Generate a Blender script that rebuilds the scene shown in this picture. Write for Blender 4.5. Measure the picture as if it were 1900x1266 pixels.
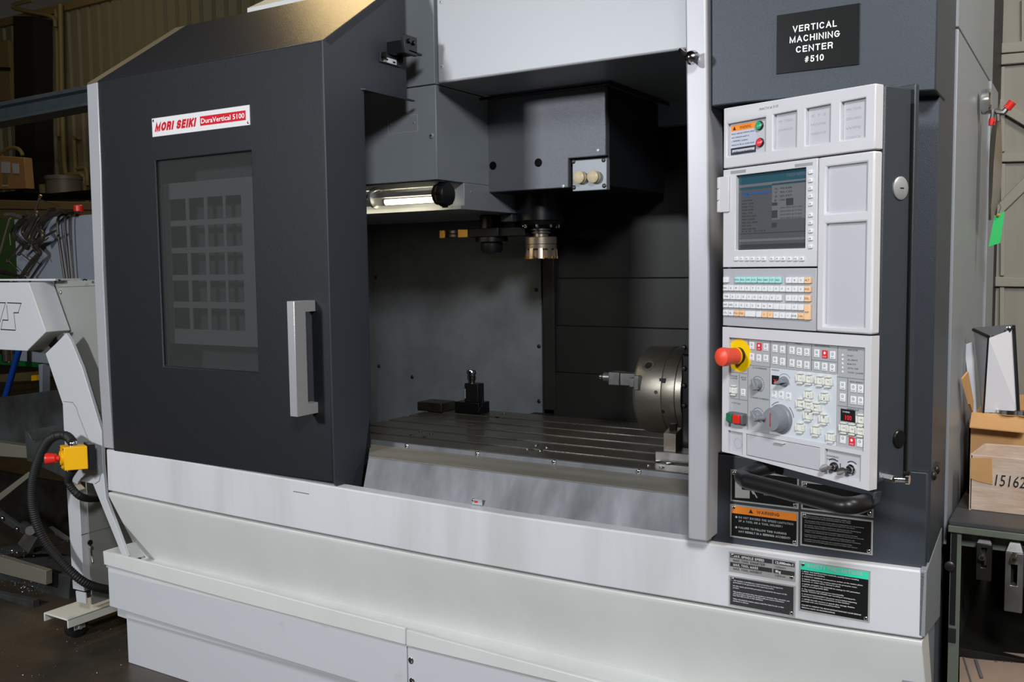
import bpy, bmesh, math, random
from mathutils import Vector, Matrix
random.seed(7)
for o in list(bpy.data.objects):
    bpy.data.objects.remove(o)
SC = bpy.context.scene
COL = SC.collection

# ---------------------------------------------------------------- camera
FPX = 1752.5
YAW, PITCH, ROLL = -0.551178, 0.077735, -0.012268
CAM = Vector((0.0, -2.0, 1.38))
def _rot():
    ca, sa = math.cos(YAW), math.sin(YAW)
    cb, sb = math.cos(PITCH), math.sin(PITCH)
    cc, sc = math.cos(ROLL), math.sin(ROLL)
    Rz = Matrix(((ca, -sa, 0), (sa, ca, 0), (0, 0, 1)))
    Rx = Matrix(((1, 0, 0), (0, cb, -sb), (0, sb, cb)))
    Ry = Matrix(((cc, 0, sc), (0, 1, 0), (-sc, 0, cc)))
    return Ry @ Rx @ Rz
RW = _rot()                       # world -> (right, forward, up)
cd = bpy.data.cameras.new('camera')
cam = bpy.data.objects.new('camera', cd)
COL.objects.link(cam)
right, fwd, up = RW[0], RW[1], RW[2]
M = Matrix(((right[0], up[0], -fwd[0]), (right[1], up[1], -fwd[1]), (right[2], up[2], -fwd[2])))
cam.matrix_world = Matrix.Translation(CAM) @ M.to_4x4()
cd.sensor_width = 36.0
cd.lens = FPX * 36.0 / 1900.0
cd.clip_start = 0.05
cd.clip_end = 100
SC.camera = cam

# ---------------------------------------------------------------- world, lights, exposure
vs = SC.view_settings
vs.view_transform = 'Standard'
vs.look = 'None'
vs.gamma = 1.0
vs.use_curve_mapping = False
vs.exposure = 0.08
W = bpy.data.worlds.new('world')
SC.world = W
W.use_nodes = True
W.node_tree.nodes['Background'].inputs[0].default_value = (1.0, 0.93, 0.8, 1)
W.node_tree.nodes['Background'].inputs[1].default_value = 0.02

def area(name, loc, target, size, power, color):
    d = bpy.data.lights.new(name, 'AREA')
    d.shape = 'RECTANGLE'
    d.size, d.size_y = size
    d.energy = power
    d.color = color
    o = bpy.data.objects.new(name, d)
    COL.objects.link(o)
    o.location = loc
    o.rotation_euler = (Vector(target) - Vector(loc)).to_track_quat('-Z', 'Y').to_euler()
    return o
area('flash_left', (-2.95, -3.7, 2.35), (-1.7, 0.2, 1.2), (0.34, 0.34), 106, (0.93, 0.96, 1.0))
area('flash_right', (0.72, -3.0, 3.1), (-0.7, 0.2, 1.1), (0.6, 0.6), 108, (0.93, 0.96, 1.0))
area('shop_lamp_warm', (-5.3, 3.3, 5.7), (-4.5, 2.6, 0), (1.3, 1.3), 60, (1.0, 0.72, 0.34))
area('shop_lamp_far', (-11.5, 4.6, 5.7), (-12.2, 7.0, 2.0), (1.2, 1.2), 9, (1.0, 0.84, 0.58))
area('fill_light_shed', (1.5, -0.5, 3.4), (0.0, 1.4, 1.3), (0.7, 0.7), 52, (1.0, 0.92, 0.8))  # unseen fill added to brighten the machine side panel and shed wall

# ---------------------------------------------------------------- picture point -> place in the shop
def ray(u, v):
    c = Vector(((u - 950.0) / FPX, 1.0, (633.0 - v) / FPX))
    return RW.transposed() @ c
def at(u, v, x=None, y=None, z=None):
    d = ray(u, v)
    if x is not None: t = (x - CAM.x) / d.x
    elif y is not None: t = (y - CAM.y) / d.y
    else: t = (z - CAM.z) / d.z
    return CAM + d * t

class Frame:
    """A flat face with its own axes: a to the right, b up, h outwards."""
    def __init__(s, origin, ex, ez=(0, 0, 1)):
        s.o = Vector(origin); s.ex = Vector(ex).normalized(); s.ez = Vector(ez).normalized()
        s.n = s.ex.cross(s.ez).normalized()      # ex=+x, ez=+z -> n=-y
    def uv(s, u, v, h=0.0):
        d = ray(u, v); o = s.o + s.n * h
        t = ((o - CAM).dot(s.n)) / d.dot(s.n)
        p = CAM + d * t - s.o
        return p.dot(s.ex), p.dot(s.ez)
    def pt(s, a, b, h=0.0):
        return s.o + s.ex * a + s.ez * b + s.n * h
    def rect(s, tl, tr, br, bl, h=0.0):
        q = [s.uv(*p, h=h) for p in (tl, tr, br, bl)]
        return ((q[0][0] + q[3][0]) / 2, (q[1][0] + q[2][0]) / 2, (q[2][1] + q[3][1]) / 2, (q[0][1] + q[1][1]) / 2)
    def box2(s, u0, v0, u1, v1, h=0.0):
        a, b = s.uv((u0 + u1) / 2, (v0 + v1) / 2, h)
        au, _ = s.uv(u0, (v0 + v1) / 2, h); av, _ = s.uv(u1, (v0 + v1) / 2, h)
        _, bu = s.uv((u0 + u1) / 2, v0, h); _, bv = s.uv((u0 + u1) / 2, v1, h)
        return au, av, bv, bu
def yframe(y):
    return Frame((0, y, 0), (1, 0, 0))

# ---------------------------------------------------------------- text
_tc = {}
def text_mesh(s, bold=0.0, shear=0.0):
    k = (s, bold, shear)
    if k in _tc: return _tc[k]
    c = bpy.data.curves.new('lettering', 'FONT')
    c.body = s; c.size = 1.0; c.resolution_u = 2; c.offset = bold; c.shear = shear
    o = bpy.data.objects.new('lettering', c); COL.objects.link(o)
    dg = bpy.context.evaluated_depsgraph_get(); dg.update()
    me = bpy.data.meshes.new_from_object(o.evaluated_get(dg))
    vs_ = [v.co.copy() for v in me.vertices]; fs = [tuple(p.vertices) for p in me.polygons]
    bpy.data.objects.remove(o); bpy.data.curves.remove(c); bpy.data.meshes.remove(me)
    x0 = min((v.x for v in vs_), default=0); x1 = max((v.x for v in vs_), default=1)
    _tc[k] = (vs_, fs, x0, x1)
    return _tc[k]
CAPH = 0.73
# plain capital alphabet drawn with strokes (width, [polylines]) on a unit-high grid
def _arc(cx, cy, rx, ry, d0, d1, n=7):
    return [(cx + rx * math.cos(math.radians(d0 + (d1 - d0) * i / n)), cy + ry * math.sin(math.radians(d0 + (d1 - d0) * i / n))) for i in range(n + 1)]
GL = {
 'A': (.80, [[(0, 0), (.5, 1), (1, 0)], [(.2, .34), (.8, .34)]]), 'B': (.72, [[(0, 0), (0, 1), (.6, 1)] + _arc(.62, .77, .33, .23, 80, -80) + [(0, .54)], [(.6, .54)] + _arc(.64, .27, .36, .27, 80, -80) + [(0, 0)]]),
 'C': (.78, [_arc(.5, .5, .5, .5, 42, 318, 14)]), 'D': (.76, [[(0, 0), (0, 1), (.4, 1)] + _arc(.42, .5, .58, .5, 85, -85, 10) + [(0, 0)]]),
 'E': (.66, [[(1, 0), (0, 0), (0, 1), (1, 1)], [(0, .52), (.92, .52)]]), 'F': (.62, [[(0, 0), (0, 1), (1, 1)], [(0, .52), (.88, .52)]]),
 'G': (.82, [_arc(.5, .5, .5, .5, 42, 345, 14) + [(1, .46), (.55, .46)]]), 'H': (.74, [[(0, 0), (0, 1)], [(1, 0), (1, 1)], [(0, .52), (1, .52)]]),
 'I': (.16, [[(.5, 0), (.5, 1)]]), 'J': (.60, [[(1, 1), (1, .3)] + _arc(.5, .3, .5, .3, 0, -180, 8)]), 'K': (.74, [[(0, 0), (0, 1)], [(1, 1), (0, .38)], [(.35, .60), (1, 0)]]),
 'L': (.60, [[(0, 1), (0, 0), (1, 0)]]), 'M': (.90, [[(0, 0), (0, 1), (.5, .05), (1, 1), (1, 0)]]), 'N': (.76, [[(0, 0), (0, 1), (1, 0), (1, 1)]]),
 'O': (.84, [_arc(.5, .5, .5, .5, 0, 360, 18)]), 'P': (.68, [[(0, 0), (0, 1), (.6, 1)] + _arc(.62, .74, .38, .26, 80, -80) + [(0, .48)]]),
 'Q': (.84, [_arc(.5, .5, .5, .5, 0, 360, 18), [(.6, .25), (1, -.04)]]), 'R': (.74, [[(0, 0), (0, 1), (.6, 1)] + _arc(.62, .74, .36, .26, 80, -80) + [(0, .48)], [(.6, .48), (.86, .38), (.94, 0)]]),
 'S': (.72, [_arc(.5, .745, .46, .255, 25, 250, 10) + _arc(.5, .255, .5, .255, 70, -160, 10)]), 'T': (.70, [[(0, 1), (1, 1)], [(.5, 0), (.5, 1)]]),
 'U': (.74, [[(0, 1), (0, .35)] + _arc(.5, .35, .5, .35, 180, 360, 10) + [(1, .35), (1, 1)]]), 'V': (.76, [[(0, 1), (.5, 0), (1, 1)]]),
 'W': (1.1, [[(0, 1), (.25, 0), (.5, .95), (.75, 0), (1, 1)]]), 'X': (.74, [[(0, 0), (1, 1)], [(0, 1), (1, 0)]]), 'Y': (.74, [[(0, 1), (.5, .45), (1, 1)], [(.5, .45), (.5, 0)]]),
 'Z': (.68, [[(0, 1), (1, 1), (0, 0), (1, 0)]]), '0': (.62, [_arc(.5, .5, .5, .5, 0, 360, 16)]), '1': (.40, [[(.1, .74), (.85, 1), (.85, 0)]]),
 '2': (.62, [_arc(.5, .72, .48, .28, 165, -20, 9) + [(0, 0), (1, 0)]]), '3': (.62, [_arc(.45, .755, .45, .245, 160, -85, 9), _arc(.45, .265, .52, .265, 85, -160, 9)]),
 '4': (.66, [[(.78, 0), (.78, 1), (0, .28), (1, .28)]]), '5': (.62, [[(.92, 1), (.16, 1), (.06, .50)] + _arc(.48, .32, .50, .32, 130, -155, 12)]),
 '6': (.62, [_arc(.5, .31, .48, .31, 0, 360, 14), [(.03, .34), (.08, .7), (.35, .98), (.85, .96)]]), '7': (.60, [[(0, 1), (1, 1), (.38, 0)]]),
 '8': (.62, [_arc(.5, .755, .42, .245, 0, 360, 14), _arc(.5, .265, .5, .265, 0, 360, 14)]), '9': (.62, [_arc(.5, .69, .48, .31, 0, 360, 14), [(.97, .66), (.92, .3), (.65, .02), (.15, .04)]]),
 '#': (.68, [[(.2, 0), (.42, 1)], [(.58, 0), (.80, 1)], [(.05, .67), (1, .67)], [(0, .33), (.95, .33)]]), '!': (.14, [[(.5, .3), (.5, 1)], [(.5, 0), (.5, .08)]]), '.': (.14, [[(.5, 0), (.5, .06)]]),
 ',': (.14, [[(.5, .05), (.3, -.15)]]), '-': (.40, [[(0, .45), (1, .45)]]), '%': (.8, [_arc(.22, .78, .2, .22, 0, 360, 8), _arc(.78, .22, .2, .22, 0, 360, 8), [(.1, 0), (.9, 1)]]),
}
def _ribbon(P, t):
    out = []; n = len(P)
    P = [Vector((x, y, 0)) for x, y in P]
    if n > 1:
        if (P[0] - P[-1]).length > .02 or n == 2:
            d0 = (P[0] - P[1]).normalized(); d1 = (P[-1] - P[-2]).normalized()
            P[0] = P[0] + d0 * t / 2; P[-1] = P[-1] + d1 * t / 2
            closed = False
        else: closed = True
    L_ = []; R_ = []
    for i, p in enumerate(P):
        if closed and i in (0, n - 1): a_ = (P[1] - P[0]).normalized(); b_ = (P[-1] - P[-2]).normalized()
        else:
            a_ = (P[min(i + 1, n - 1)] - P[min(i, n - 2)]).normalized(); b_ = (P[max(i, 1)] - P[max(i - 1, 0)]).normalized()
        na = Vector((-a_.y, a_.x, 0)); nb = Vector((-b_.y, b_.x, 0)); m = (na + nb)
        if m.length < .3: m = na
        m.normalize(); k = min(1 / max(m.dot(na), .35), 2.2)
        L_.append(p + m * k * t / 2); R_.append(p - m * k * t / 2)
    return L_, R_
# ---------------------------------------------------------------- mesh builder
class MB:
    def __init__(s): s.v = []; s.f = []; s.m = []; s.cur = 0
    def mat(s, i): s.cur = i; return s
    def add(s, vs_, fs):
        n = len(s.v); s.v += [Vector(p) for p in vs_]
        for f in fs: s.f.append([n + i for i in f]); s.m.append(s.cur)
        return s
    def hexa(s, p):        # p: 4 bottom, 4 top (same order)
        return s.add(p, [(3, 2, 1, 0), (4, 5, 6, 7), (0, 1, 5, 4), (1, 2, 6, 5), (2, 3, 7, 6), (3, 0, 4, 7)])
    def box(s, x0, x1, y0, y1, z0, z1):
        return s.hexa([(x0, y0, z0), (x1, y0, z0), (x1, y1, z0), (x0, y1, z0), (x0, y0, z1), (x1, y0, z1), (x1, y1, z1), (x0, y1, z1)])
    def fbox(s, fr, a0, a1, b0, b1, h0, h1):
        P = fr.pt
        return s.hexa([P(a0, b0, h1), P(a1, b0, h1), P(a1, b0, h0), P(a0, b0, h0), P(a0, b1, h1), P(a1, b1, h1), P(a1, b1, h0), P(a0, b1, h0)])
    def prism(s, poly, vec):
        poly = [Vector(p) for p in poly]; vec = Vector(vec); n = len(poly)
        fs = [tuple(range(n)), tuple(range(2 * n - 1, n - 1, -1))]
        fs += [(i, i + n, (i + 1) % n + n, (i + 1) % n) for i in range(n)]
        return s.add(poly + [p + vec for p in poly], fs)
    def loft(s, A, B):
        n = len(A)
        fs = [tuple(range(n)), tuple(range(2 * n - 1, n - 1, -1))]
        fs += [(i, i + n, (i + 1) % n + n, (i + 1) % n) for i in range(n)]
        return s.add(list(A) + list(B), fs)
    def lathe(s, prof, o, ax, n=24, close=True):
        o = Vector(o); ax = Vector(ax).normalized()
        t = Vector((0, 0, 1)) if abs(ax.z) < .9 else Vector((1, 0, 0))
        e1 = ax.cross(t).normalized(); e2 = ax.cross(e1)
        vs_ = []; fs = []
        for r, h in prof:
            for i in range(n):
                a = 2 * math.pi * i / n
                vs_.append(o + ax * h + e1 * (r * math.cos(a)) + e2 * (r * math.sin(a)))
        for k in range(len(prof) - 1):
            for i in range(n):
                j = (i + 1) % n
                fs.append((k * n + i, k * n + j, (k + 1) * n + j, (k + 1) * n + i))
        if close:
            fs.append(tuple(range(n - 1, -1, -1)))
            fs.append(tuple(range((len(prof) - 1) * n, len(prof) * n)))
        return s.add(vs_, fs)
    def cyl(s, p0, p1, r0, r1=None, n=16):
        p0 = Vector(p0); p1 = Vector(p1); r1 = r0 if r1 is None else r1
        return s.lathe([(r0, 0), (r1, (p1 - p0).length)], p0, p1 - p0, n)
    def tube(s, pts, r, n=8, flat=1.0):
        pts = [Vector(p) for p in pts]; N = len(pts); vs_ = []; fs = []
        up = None
        for i, p in enumerate(pts):
            t = (pts[min(i + 1, N - 1)] - pts[max(i - 1, 0)]).normalized()
            if up is None:
                up = Vector((0, 0, 1)) if abs(t.z) < .9 else Vector((0, 1, 0))
            e1 = t.cross(up).normalized(); e2 = e1.cross(t).normalized(); up = e2
            rr = r[i] if isinstance(r, (list, tuple)) else r
            for k in range(n):
                a = 2 * math.pi * (k + .5) / n
                vs_.append(p + e1 * (rr * math.cos(a)) + e2 * (rr * flat * math.sin(a)))
        for i in range(N - 1):
            for k in range(n):
                j = (k + 1) % n
                fs.append((i * n + k, i * n + j, (i + 1) * n + j, (i + 1) * n + k))
        fs.append(tuple(range(n - 1, -1, -1))); fs.append(tuple(range((N - 1) * n, N * n)))
        return s.add(vs_, fs)
    def text(s, fr, t, a, b, h, cap, w=None, align='l', bold=0.0, shear=0.0, vert=None):
        vs_, fs, x0, x1 = text_mesh(t, bold, shear)
        if not vs_: return s
        sy = cap / CAPH
        sx = sy if w is None else w / max(x1 - x0, 1e-6)
        off = {'l': 0, 'c': -(x1 - x0) / 2, 'r': -(x1 - x0)}[align]
        return s.add([fr.pt(a + (v.x - x0 + off) * sx, b + v.y * sy, h) for v in vs_], fs)
    def caps(s, fr, t, a, b, h, cap, w=None, align='l', wt=.15, shear=0.0, gap=.20):
        """capitals and figures in the plain stroke alphabet"""
        x = 0.0; quads = []
        for ch in t:
            if ch == ' ' or ch not in GL: x += .42; continue
            gw, st = GL[ch]; gw = max(gw, wt); iw = max(gw - wt, .001)
            for P in st:
                Q = [(x + wt / 2 + px * iw, wt / 2 + py * (1 - wt)) for px, py in P]
                L_, R_ = _ribbon(Q, wt * (.62 if ch == '#' else 1))
                for i in range(len(Q) - 1): quads.append((L_[i], L_[i + 1], R_[i + 1], R_[i]))
            x += gw + gap
        x -= gap
        sy = cap; sx = cap if w is None else w / max(x, 1e-6)
        off = {'l': 0, 'c': -x / 2, 'r': -x}[align]
        for k, q in enumerate(quads):
            s.add([fr.pt(a + (v.x + off) * sx + v.y * sy * shear, b + v.y * sy, h + (k % 24) * 1.2e-5) for v in q], [(0, 1, 2, 3)])
        return s
    def plate_holes(s, fr, A, B, holes, h0, h1, skip=None):
        """slab with rectangular openings; A=(a0,a1) B=(b0,b1), holes=[(a0,a1,b0,b1)]"""
        xs = sorted({A[0], A[1]} | {c for q in holes for c in q[:2] if A[0] < c < A[1]})
        ys = sorted({B[0], B[1]} | {c for q in holes for c in q[2:] if B[0] < c < B[1]})
        nx, ny = len(xs) - 1, len(ys) - 1
        def solid(i, j):
            if i < 0 or j < 0 or i >= nx or j >= ny: return False
            x = (xs[i] + xs[i + 1]) / 2; y = (ys[j] + ys[j + 1]) / 2
            return not any(q[0] < x < q[1] and q[2] < y < q[3] for q in holes)
        idx = {}
        vs_ = []
        def V(i, j, k):
            if (i, j, k) not in idx:
                idx[(i, j, k)] = len(vs_); vs_.append(fr.pt(xs[i], ys[j], h1 if k else h0))
            return idx[(i, j, k)]
        fs = []
        for i in range(nx):
            for j in range(ny):
                if not solid(i, j): continue
                fs.append((V(i, j, 1), V(i + 1, j, 1), V(i + 1, j + 1, 1), V(i, j + 1, 1)))
                fs.append((V(i, j + 1, 0), V(i + 1, j + 1, 0), V(i + 1, j, 0), V(i, j, 0)))
                if not solid(i - 1, j): fs.append((V(i, j, 0), V(i, j, 1), V(i, j + 1, 1), V(i, j + 1, 0)))
                if not solid(i + 1, j): fs.append((V(i + 1, j, 1), V(i + 1, j, 0), V(i + 1, j + 1, 0), V(i + 1, j + 1, 1)))
                if not solid(i, j - 1): fs.append((V(i, j, 0), V(i + 1, j, 0), V(i + 1, j, 1), V(i, j, 1)))
                if not solid(i, j + 1): fs.append((V(i, j + 1, 1), V(i + 1, j + 1, 1), V(i + 1, j + 1, 0), V(i, j + 1, 0)))
        return s.add(vs_, fs)
    def build(s, name, mats, parent=None, bevel=0.0, smooth=True, label=None, cat=None, group=None, kind=None, seg=2):
        lo = Vector((min(p.x for p in s.v), min(p.y for p in s.v), min(p.z for p in s.v)))
        hi = Vector((max(p.x for p in s.v), max(p.y for p in s.v), max(p.z for p in s.v)))
        c = (lo + hi) / 2
        me = bpy.data.meshes.new(name)
        me.from_pydata([p - c for p in s.v], [], s.f)
        if not isinstance(mats, (list, tuple)): mats = [mats]
        for m in mats: me.materials.append(m)
        me.polygons.foreach_set('material_index', s.m)
        bm = bmesh.new(); bm.from_mesh(me)
        bmesh.ops.recalc_face_normals(bm, faces=bm.faces[:])
        bm.to_mesh(me); bm.free()
        if smooth:
            me.polygons.foreach_set('use_smooth', [True] * len(me.polygons))
            me.set_sharp_from_angle(angle=math.radians(38))
        me.update()
        o = bpy.data.objects.new(name, me); COL.objects.link(o)
        if parent is not None:
            o.parent = parent
            o.matrix_parent_inverse = WM[parent.name].inverted()
        o.location = c
        WM[o.name] = Matrix.Translation(c)
        if bevel:
            b = o.modifiers.new('bevel', 'BEVEL'); b.width = bevel; b.segments = seg
            b.limit_method = 'ANGLE'; b.angle_limit = math.radians(40)
        tag(o, label, cat, group, kind)
        return o
WM = {}
def tag(o, label=None, cat=None, group=None, kind=None):
    if label: o['label'] = label
    if cat: o['category'] = cat
    if group: o['group'] = group
    if kind: o['kind'] = kind
def thing(name, loc, label, cat, group=None):
    o = bpy.data.objects.new(name, None); COL.objects.link(o)
    o.location = loc; o.empty_display_size = 0.1
    WM[o.name] = Matrix.Translation(Vector(loc))
    tag(o, label, cat, group)
    return o

# ---------------------------------------------------------------- materials
def srgb(r, g, b):
    f = lambda c: ((c / 255) / 12.92) if c / 255 <= 0.04045 else (((c / 255) + 0.055) / 1.055) ** 2.4
    return (f(r), f(g), f(b), 1)
def mat(name, col, rough=0.5, metal=0.0, bump=0.0, bscale=200.0, var=0.0, vscale=6.0, col2=None, stretch=None, coat=0.0,
        emit=None, estr=1.0, trans=0.0, ior=1.45, rvar=0.0, spec=0.5, detail=3.0, alpha=1.0, thr=None):
    m = bpy.data.materials.new(name); m.use_nodes = True
    nt = m.node_tree; N = nt.nodes; L = nt.links
    p = N['Principled BSDF']
    c = col if len(col) == 4 else (*col, 1)
    p.inputs['Base Color'].default_value = c
    p.inputs['Roughness'].default_value = rough
    p.inputs['Metallic'].default_value = metal
    p.inputs['IOR'].default_value = ior
    p.inputs['Coat Weight'].default_value = coat
    p.inputs['Transmission Weight'].default_value = trans
    p.inputs['Specular IOR Level'].default_value = spec
    p.inputs['Alpha'].default_value = alpha
    if emit:
        p.inputs['Emission Color'].default_value = emit if len(emit) == 4 else (*emit, 1)
        p.inputs['Emission Strength'].default_value = estr
    if var or bump or rvar:
        tc = N.new('ShaderNodeTexCoord'); mp = N.new('ShaderNodeMapping')
        L.new(tc.outputs['Object'], mp.inputs[0])
        if stretch: mp.inputs['Scale'].default_value = stretch
    if var or rvar:
        n = N.new('ShaderNodeTexNoise'); n.inputs['Scale'].default_value = vscale; n.inputs['Detail'].default_value = 6
        n.inputs['Roughness'].default_value = 0.6
        L.new(mp.outputs[0], n.inputs['Vector'])
        rp = N.new('ShaderNodeValToRGB')
        lo_, hi_ = thr or (0.35, 0.68)
        rp.color_ramp.elements[0].position = lo_; rp.color_ramp.elements[1].position = hi_
        L.new(n.outputs[0], rp.inputs[0])
        if var:
            mx = N.new('ShaderNodeMix'); mx.data_type = 'RGBA'
            c2 = col2 or (c[0] * (1 - var), c[1] * (1 - var), c[2] * (1 - var), 1)
            mx.inputs['A'].default_value = c; mx.inputs['B'].default_value = c2 if len(c2) == 4 else (*c2, 1)
            L.new(rp.outputs[0], mx.inputs['Factor'])
            L.new(mx.outputs['Result'], p.inputs['Base Color'])
        if rvar:
            mr = N.new('ShaderNodeMapRange')
            mr.inputs['To Min'].default_value = rough; mr.inputs['To Max'].default_value = min(1, rough + rvar)
            L.new(rp.outputs[0], mr.inputs['Value']); L.new(mr.outputs[0], p.inputs['Roughness'])
    if bump:
        n2 = N.new('ShaderNodeTexNoise'); n2.inputs['Scale'].default_value = bscale; n2.inputs['Detail'].default_value = detail
        L.new(mp.outputs[0], n2.inputs['Vector'])
        b = N.new('ShaderNodeBump'); b.inputs['Strength'].default_value = bump; b.inputs['Distance'].default_value = 0.001
        L.new(n2.outputs[0], b.inputs['Height']); L.new(b.outputs[0], p.inputs['Normal'])
    return m
DARK = mat('charcoal_paint', srgb(36, 38, 42), 0.50, 0.38, 0.6, 600, spec=0.5, detail=2)
DARKG = mat('charcoal_gloss_paint', srgb(60, 65, 72), 0.44, 0.2, 0.4, 650, spec=0.5, detail=2)
BEV = mat('charcoal_bevel_paint', srgb(48, 50, 54), 0.34, 0.1, 0.45, 260, spec=0.6, detail=2)
SILV = mat('silver_paint', srgb(186, 187, 190), 0.42, 0.0, 0.12, 250, var=0.10, vscale=3)
COLM = mat('column_silver', srgb(176, 176, 181), 0.40, 0.2, 0.05, 300, var=0.08, vscale=2.5)
FASC = mat('fascia_paint', srgb(206, 207, 210), 0.45, 0, 0.15, 260, var=1, vscale=1.0, col2=srgb(182, 181, 177), stretch=(5, 5, .7), thr=(0.46, 0.82))
WHITE = mat('machine_white_paint', srgb(214, 215, 212), 0.5, 0, 0.06, 120, var=1, vscale=1.2, col2=srgb(204, 204, 199), stretch=(3, 3, .8), thr=(0.4, 0.9))
SKIRT = mat('skirt_white_paint', srgb(198, 200, 204), 0.5, 0, 0.05, 100, var=1, vscale=9, col2=srgb(170, 166, 158), thr=(0.66, 0.9))
HOOD = mat('hood_silver_paint', srgb(176, 178, 181), 0.42, 0.15, 0.3, 600, detail=2)
GREYP = mat('grey_panel_paint', srgb(142, 147, 152), 0.42, 0.1, 0.12, 250, var=0.06, vscale=3)
SEAM = mat('seam_dark', srgb(28, 22, 20), 0.8)
INNER = mat('inner_sheet_metal', srgb(136, 141, 147), 0.5, 0.2, 0.35, 90, var=1, vscale=3.2, col2=srgb(98, 103, 107), rvar=0.2, thr=(0.3, 0.75))
TELE = mat('telescopic_cover_steel', srgb(40, 40, 39), 0.5, 0.2, 0.15, 120, var=1, vscale=4, col2=srgb(32, 32, 30))
STEEL = mat('brushed_stainless', srgb(122, 124, 127), 0.5, 0.3, 0.2, 60, var=1, vscale=1.6, col2=srgb(88, 90, 94), stretch=(5, 5, .8), thr=(0.32, 0.75), rvar=0.15)
STEELB = mat('brushed_stainless_lengthwise', srgb(150, 146, 136), 0.5, 0.3, 0.2, 60, var=1, vscale=2, col2=srgb(118, 112, 102), stretch=(1, 9, 9), thr=(0.3, 0.75))
TABLE = mat('oily_cast_iron', srgb(128, 124, 115), 0.20, 0.65, 0.05, 60, var=1, vscale=3, col2=srgb(104, 99, 90), rvar=0.12)
HEADM = mat('spindle_head_flake_paint', srgb(104, 107, 112), 0.42, 0.35, 0.9, 520, detail=2)  # base colour lightened to hold the flash highlight on the head cover
ARMM = mat('oily_black_arm', srgb(11, 11, 12), 0.6)
HOLE = mat('hole_black', srgb(4, 4, 4), 0.6, spec=.1)
GUARD = mat('guard_plate_grey', srgb(58, 60, 62), 0.5)
CHUCK = mat('machined_steel', srgb(150, 145, 136), 0.38, 0.9, 0.15, 50, var=1, vscale=5, col2=srgb(98, 84, 62), stretch=(1, 3, 3), rvar=0.15, thr=(0.4, 0.85))
CHROME = mat('chrome', srgb(225, 225, 225), 0.12, 1.0)
ALU = mat('aluminium', srgb(196, 197, 200), 0.36, 0.6, 0.05, 120)
BLACK = mat('black_plastic', srgb(22, 22, 23), 0.38)
BLACKM = mat('black_metal', srgb(13, 14, 15), 0.3, 0.0)
BLACKR = mat('black_rubber', srgb(26, 26, 26), 0.6)
PWHITE = mat('pendant_plastic', srgb(204, 202, 205), 0.42, 0, 0.05, 200, var=0.04, vscale=12)
PGREY = mat('pendant_recess_plastic', srgb(184, 184, 189), 0.45)
PKEYB = mat('keyboard_grey', srgb(172, 172, 177), 0.45)
OPGREY = mat('operation_film_grey', srgb(166, 167, 168), 0.4)
OPLIGHT = mat('operation_film_light', srgb(200, 204, 209), 0.4)
OPDARKG = mat('operation_film_mid', srgb(150, 152, 154), 0.4)
KEYW = mat('key_white', srgb(228, 228, 228), 0.35)
KEYT = mat('key_teal', srgb(168, 226, 220), 0.35)
KEYO = mat('key_peach', srgb(242, 198, 152), 0.35)
CREAM = mat('guard_cream', srgb(222, 222, 212), 0.35)
CREAM2 = mat('cream_plug', srgb(206, 190, 154), 0.35)
INK = mat('ink_black', srgb(30, 30, 32), 0.5)
INKG = mat('ink_grey', srgb(92, 92, 96), 0.5)
PENCIL = mat('pencil_marks', srgb(160, 160, 166), 0.6)
INKW = mat('ink_white', srgb(238, 238, 238), 0.5)
INKLG = mat('ink_light_grey', srgb(176, 178, 180), 0.5)
RED = mat('red_plastic', srgb(214, 42, 32), 0.35)
ESTOP = mat('estop_red', srgb(236, 78, 56), 0.38)
REDM = mat('red_mark', srgb(200, 24, 38), 0.4)
REDB = mat('red_button', srgb(222, 48, 58), 0.35)
GREEN = mat('green_plastic', srgb(24, 108, 76), 0.35)
GREENB = mat('green_button', srgb(38, 160, 108), 0.3)
YEL = mat('yellow_paint', srgb(238, 178, 10), 0.4)
YELP = mat('yellow_film', srgb(240, 196, 0), 0.4)
ORNG = mat('warning_orange', srgb(246, 140, 40), 0.45)
MINT = mat('caution_mint', srgb(50, 214, 172), 0.45)
PLATEB = mat('plate_black', srgb(26, 27, 27), 0.28, spec=.35)
PLATEG = mat('plate_charcoal', srgb(54, 54, 57), 0.4)
PLATES = mat('plate_silver', srgb(190, 190, 186), 0.35, 0.4)
LABELG = mat('label_grey', srgb(188, 191, 204), 0.45)
KNOBG = mat('knob_grey', srgb(128, 131, 136), 0.35)
BOXG = mat('button_box_grey', srgb(98, 98, 98), 0.45)
GLASS = mat('window_glass', srgb(96, 98, 96), 0.03, 0, alpha=0.17, ior=1.5)  # grey see-through tint stands in for reflections on the pane
CARD = mat('cardboard', srgb(196, 150, 98), 0.75, 0, 0.15, 90, var=0.12, vscale=8)
CARDD = mat('cardboard_print', srgb(160, 136, 118), 0.6, 0, 0.1, 90, var=0.2, vscale=7)
CARDW = mat('wrapped_cardboard', srgb(206, 186, 170), 0.3, 0, 0.9, 30, var=1, vscale=6, col2=srgb(178, 146, 118), stretch=(1, 1, 5), coat=0.6, thr=(0.45, 0.8))
PAPER = mat('paper', srgb(214, 214, 220), 0.6)
WOODW = mat('painted_wood_panel', srgb(152, 148, 138), 0.65, 0, 0.2, 40, var=0.10, vscale=5, stretch=(6, 6, .6))
WOODT = mat('painted_wood_trim', srgb(160, 155, 144), 0.6, 0, 0.1, 40, var=0.08, vscale=5)
BENCH = mat('bench_green_paint', srgb(102, 108, 98), 0.45, 0.1, 0.2, 80, var=1, vscale=6, col2=srgb(62, 56, 46), thr=(0.6, 0.8))
MAT_R = mat('bench_rubber_mat', srgb(62, 64, 68), 0.5, 0, 0.3, 120, var=1, vscale=7, col2=srgb(92, 80, 64), thr=(0.45, 0.85))
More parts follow.
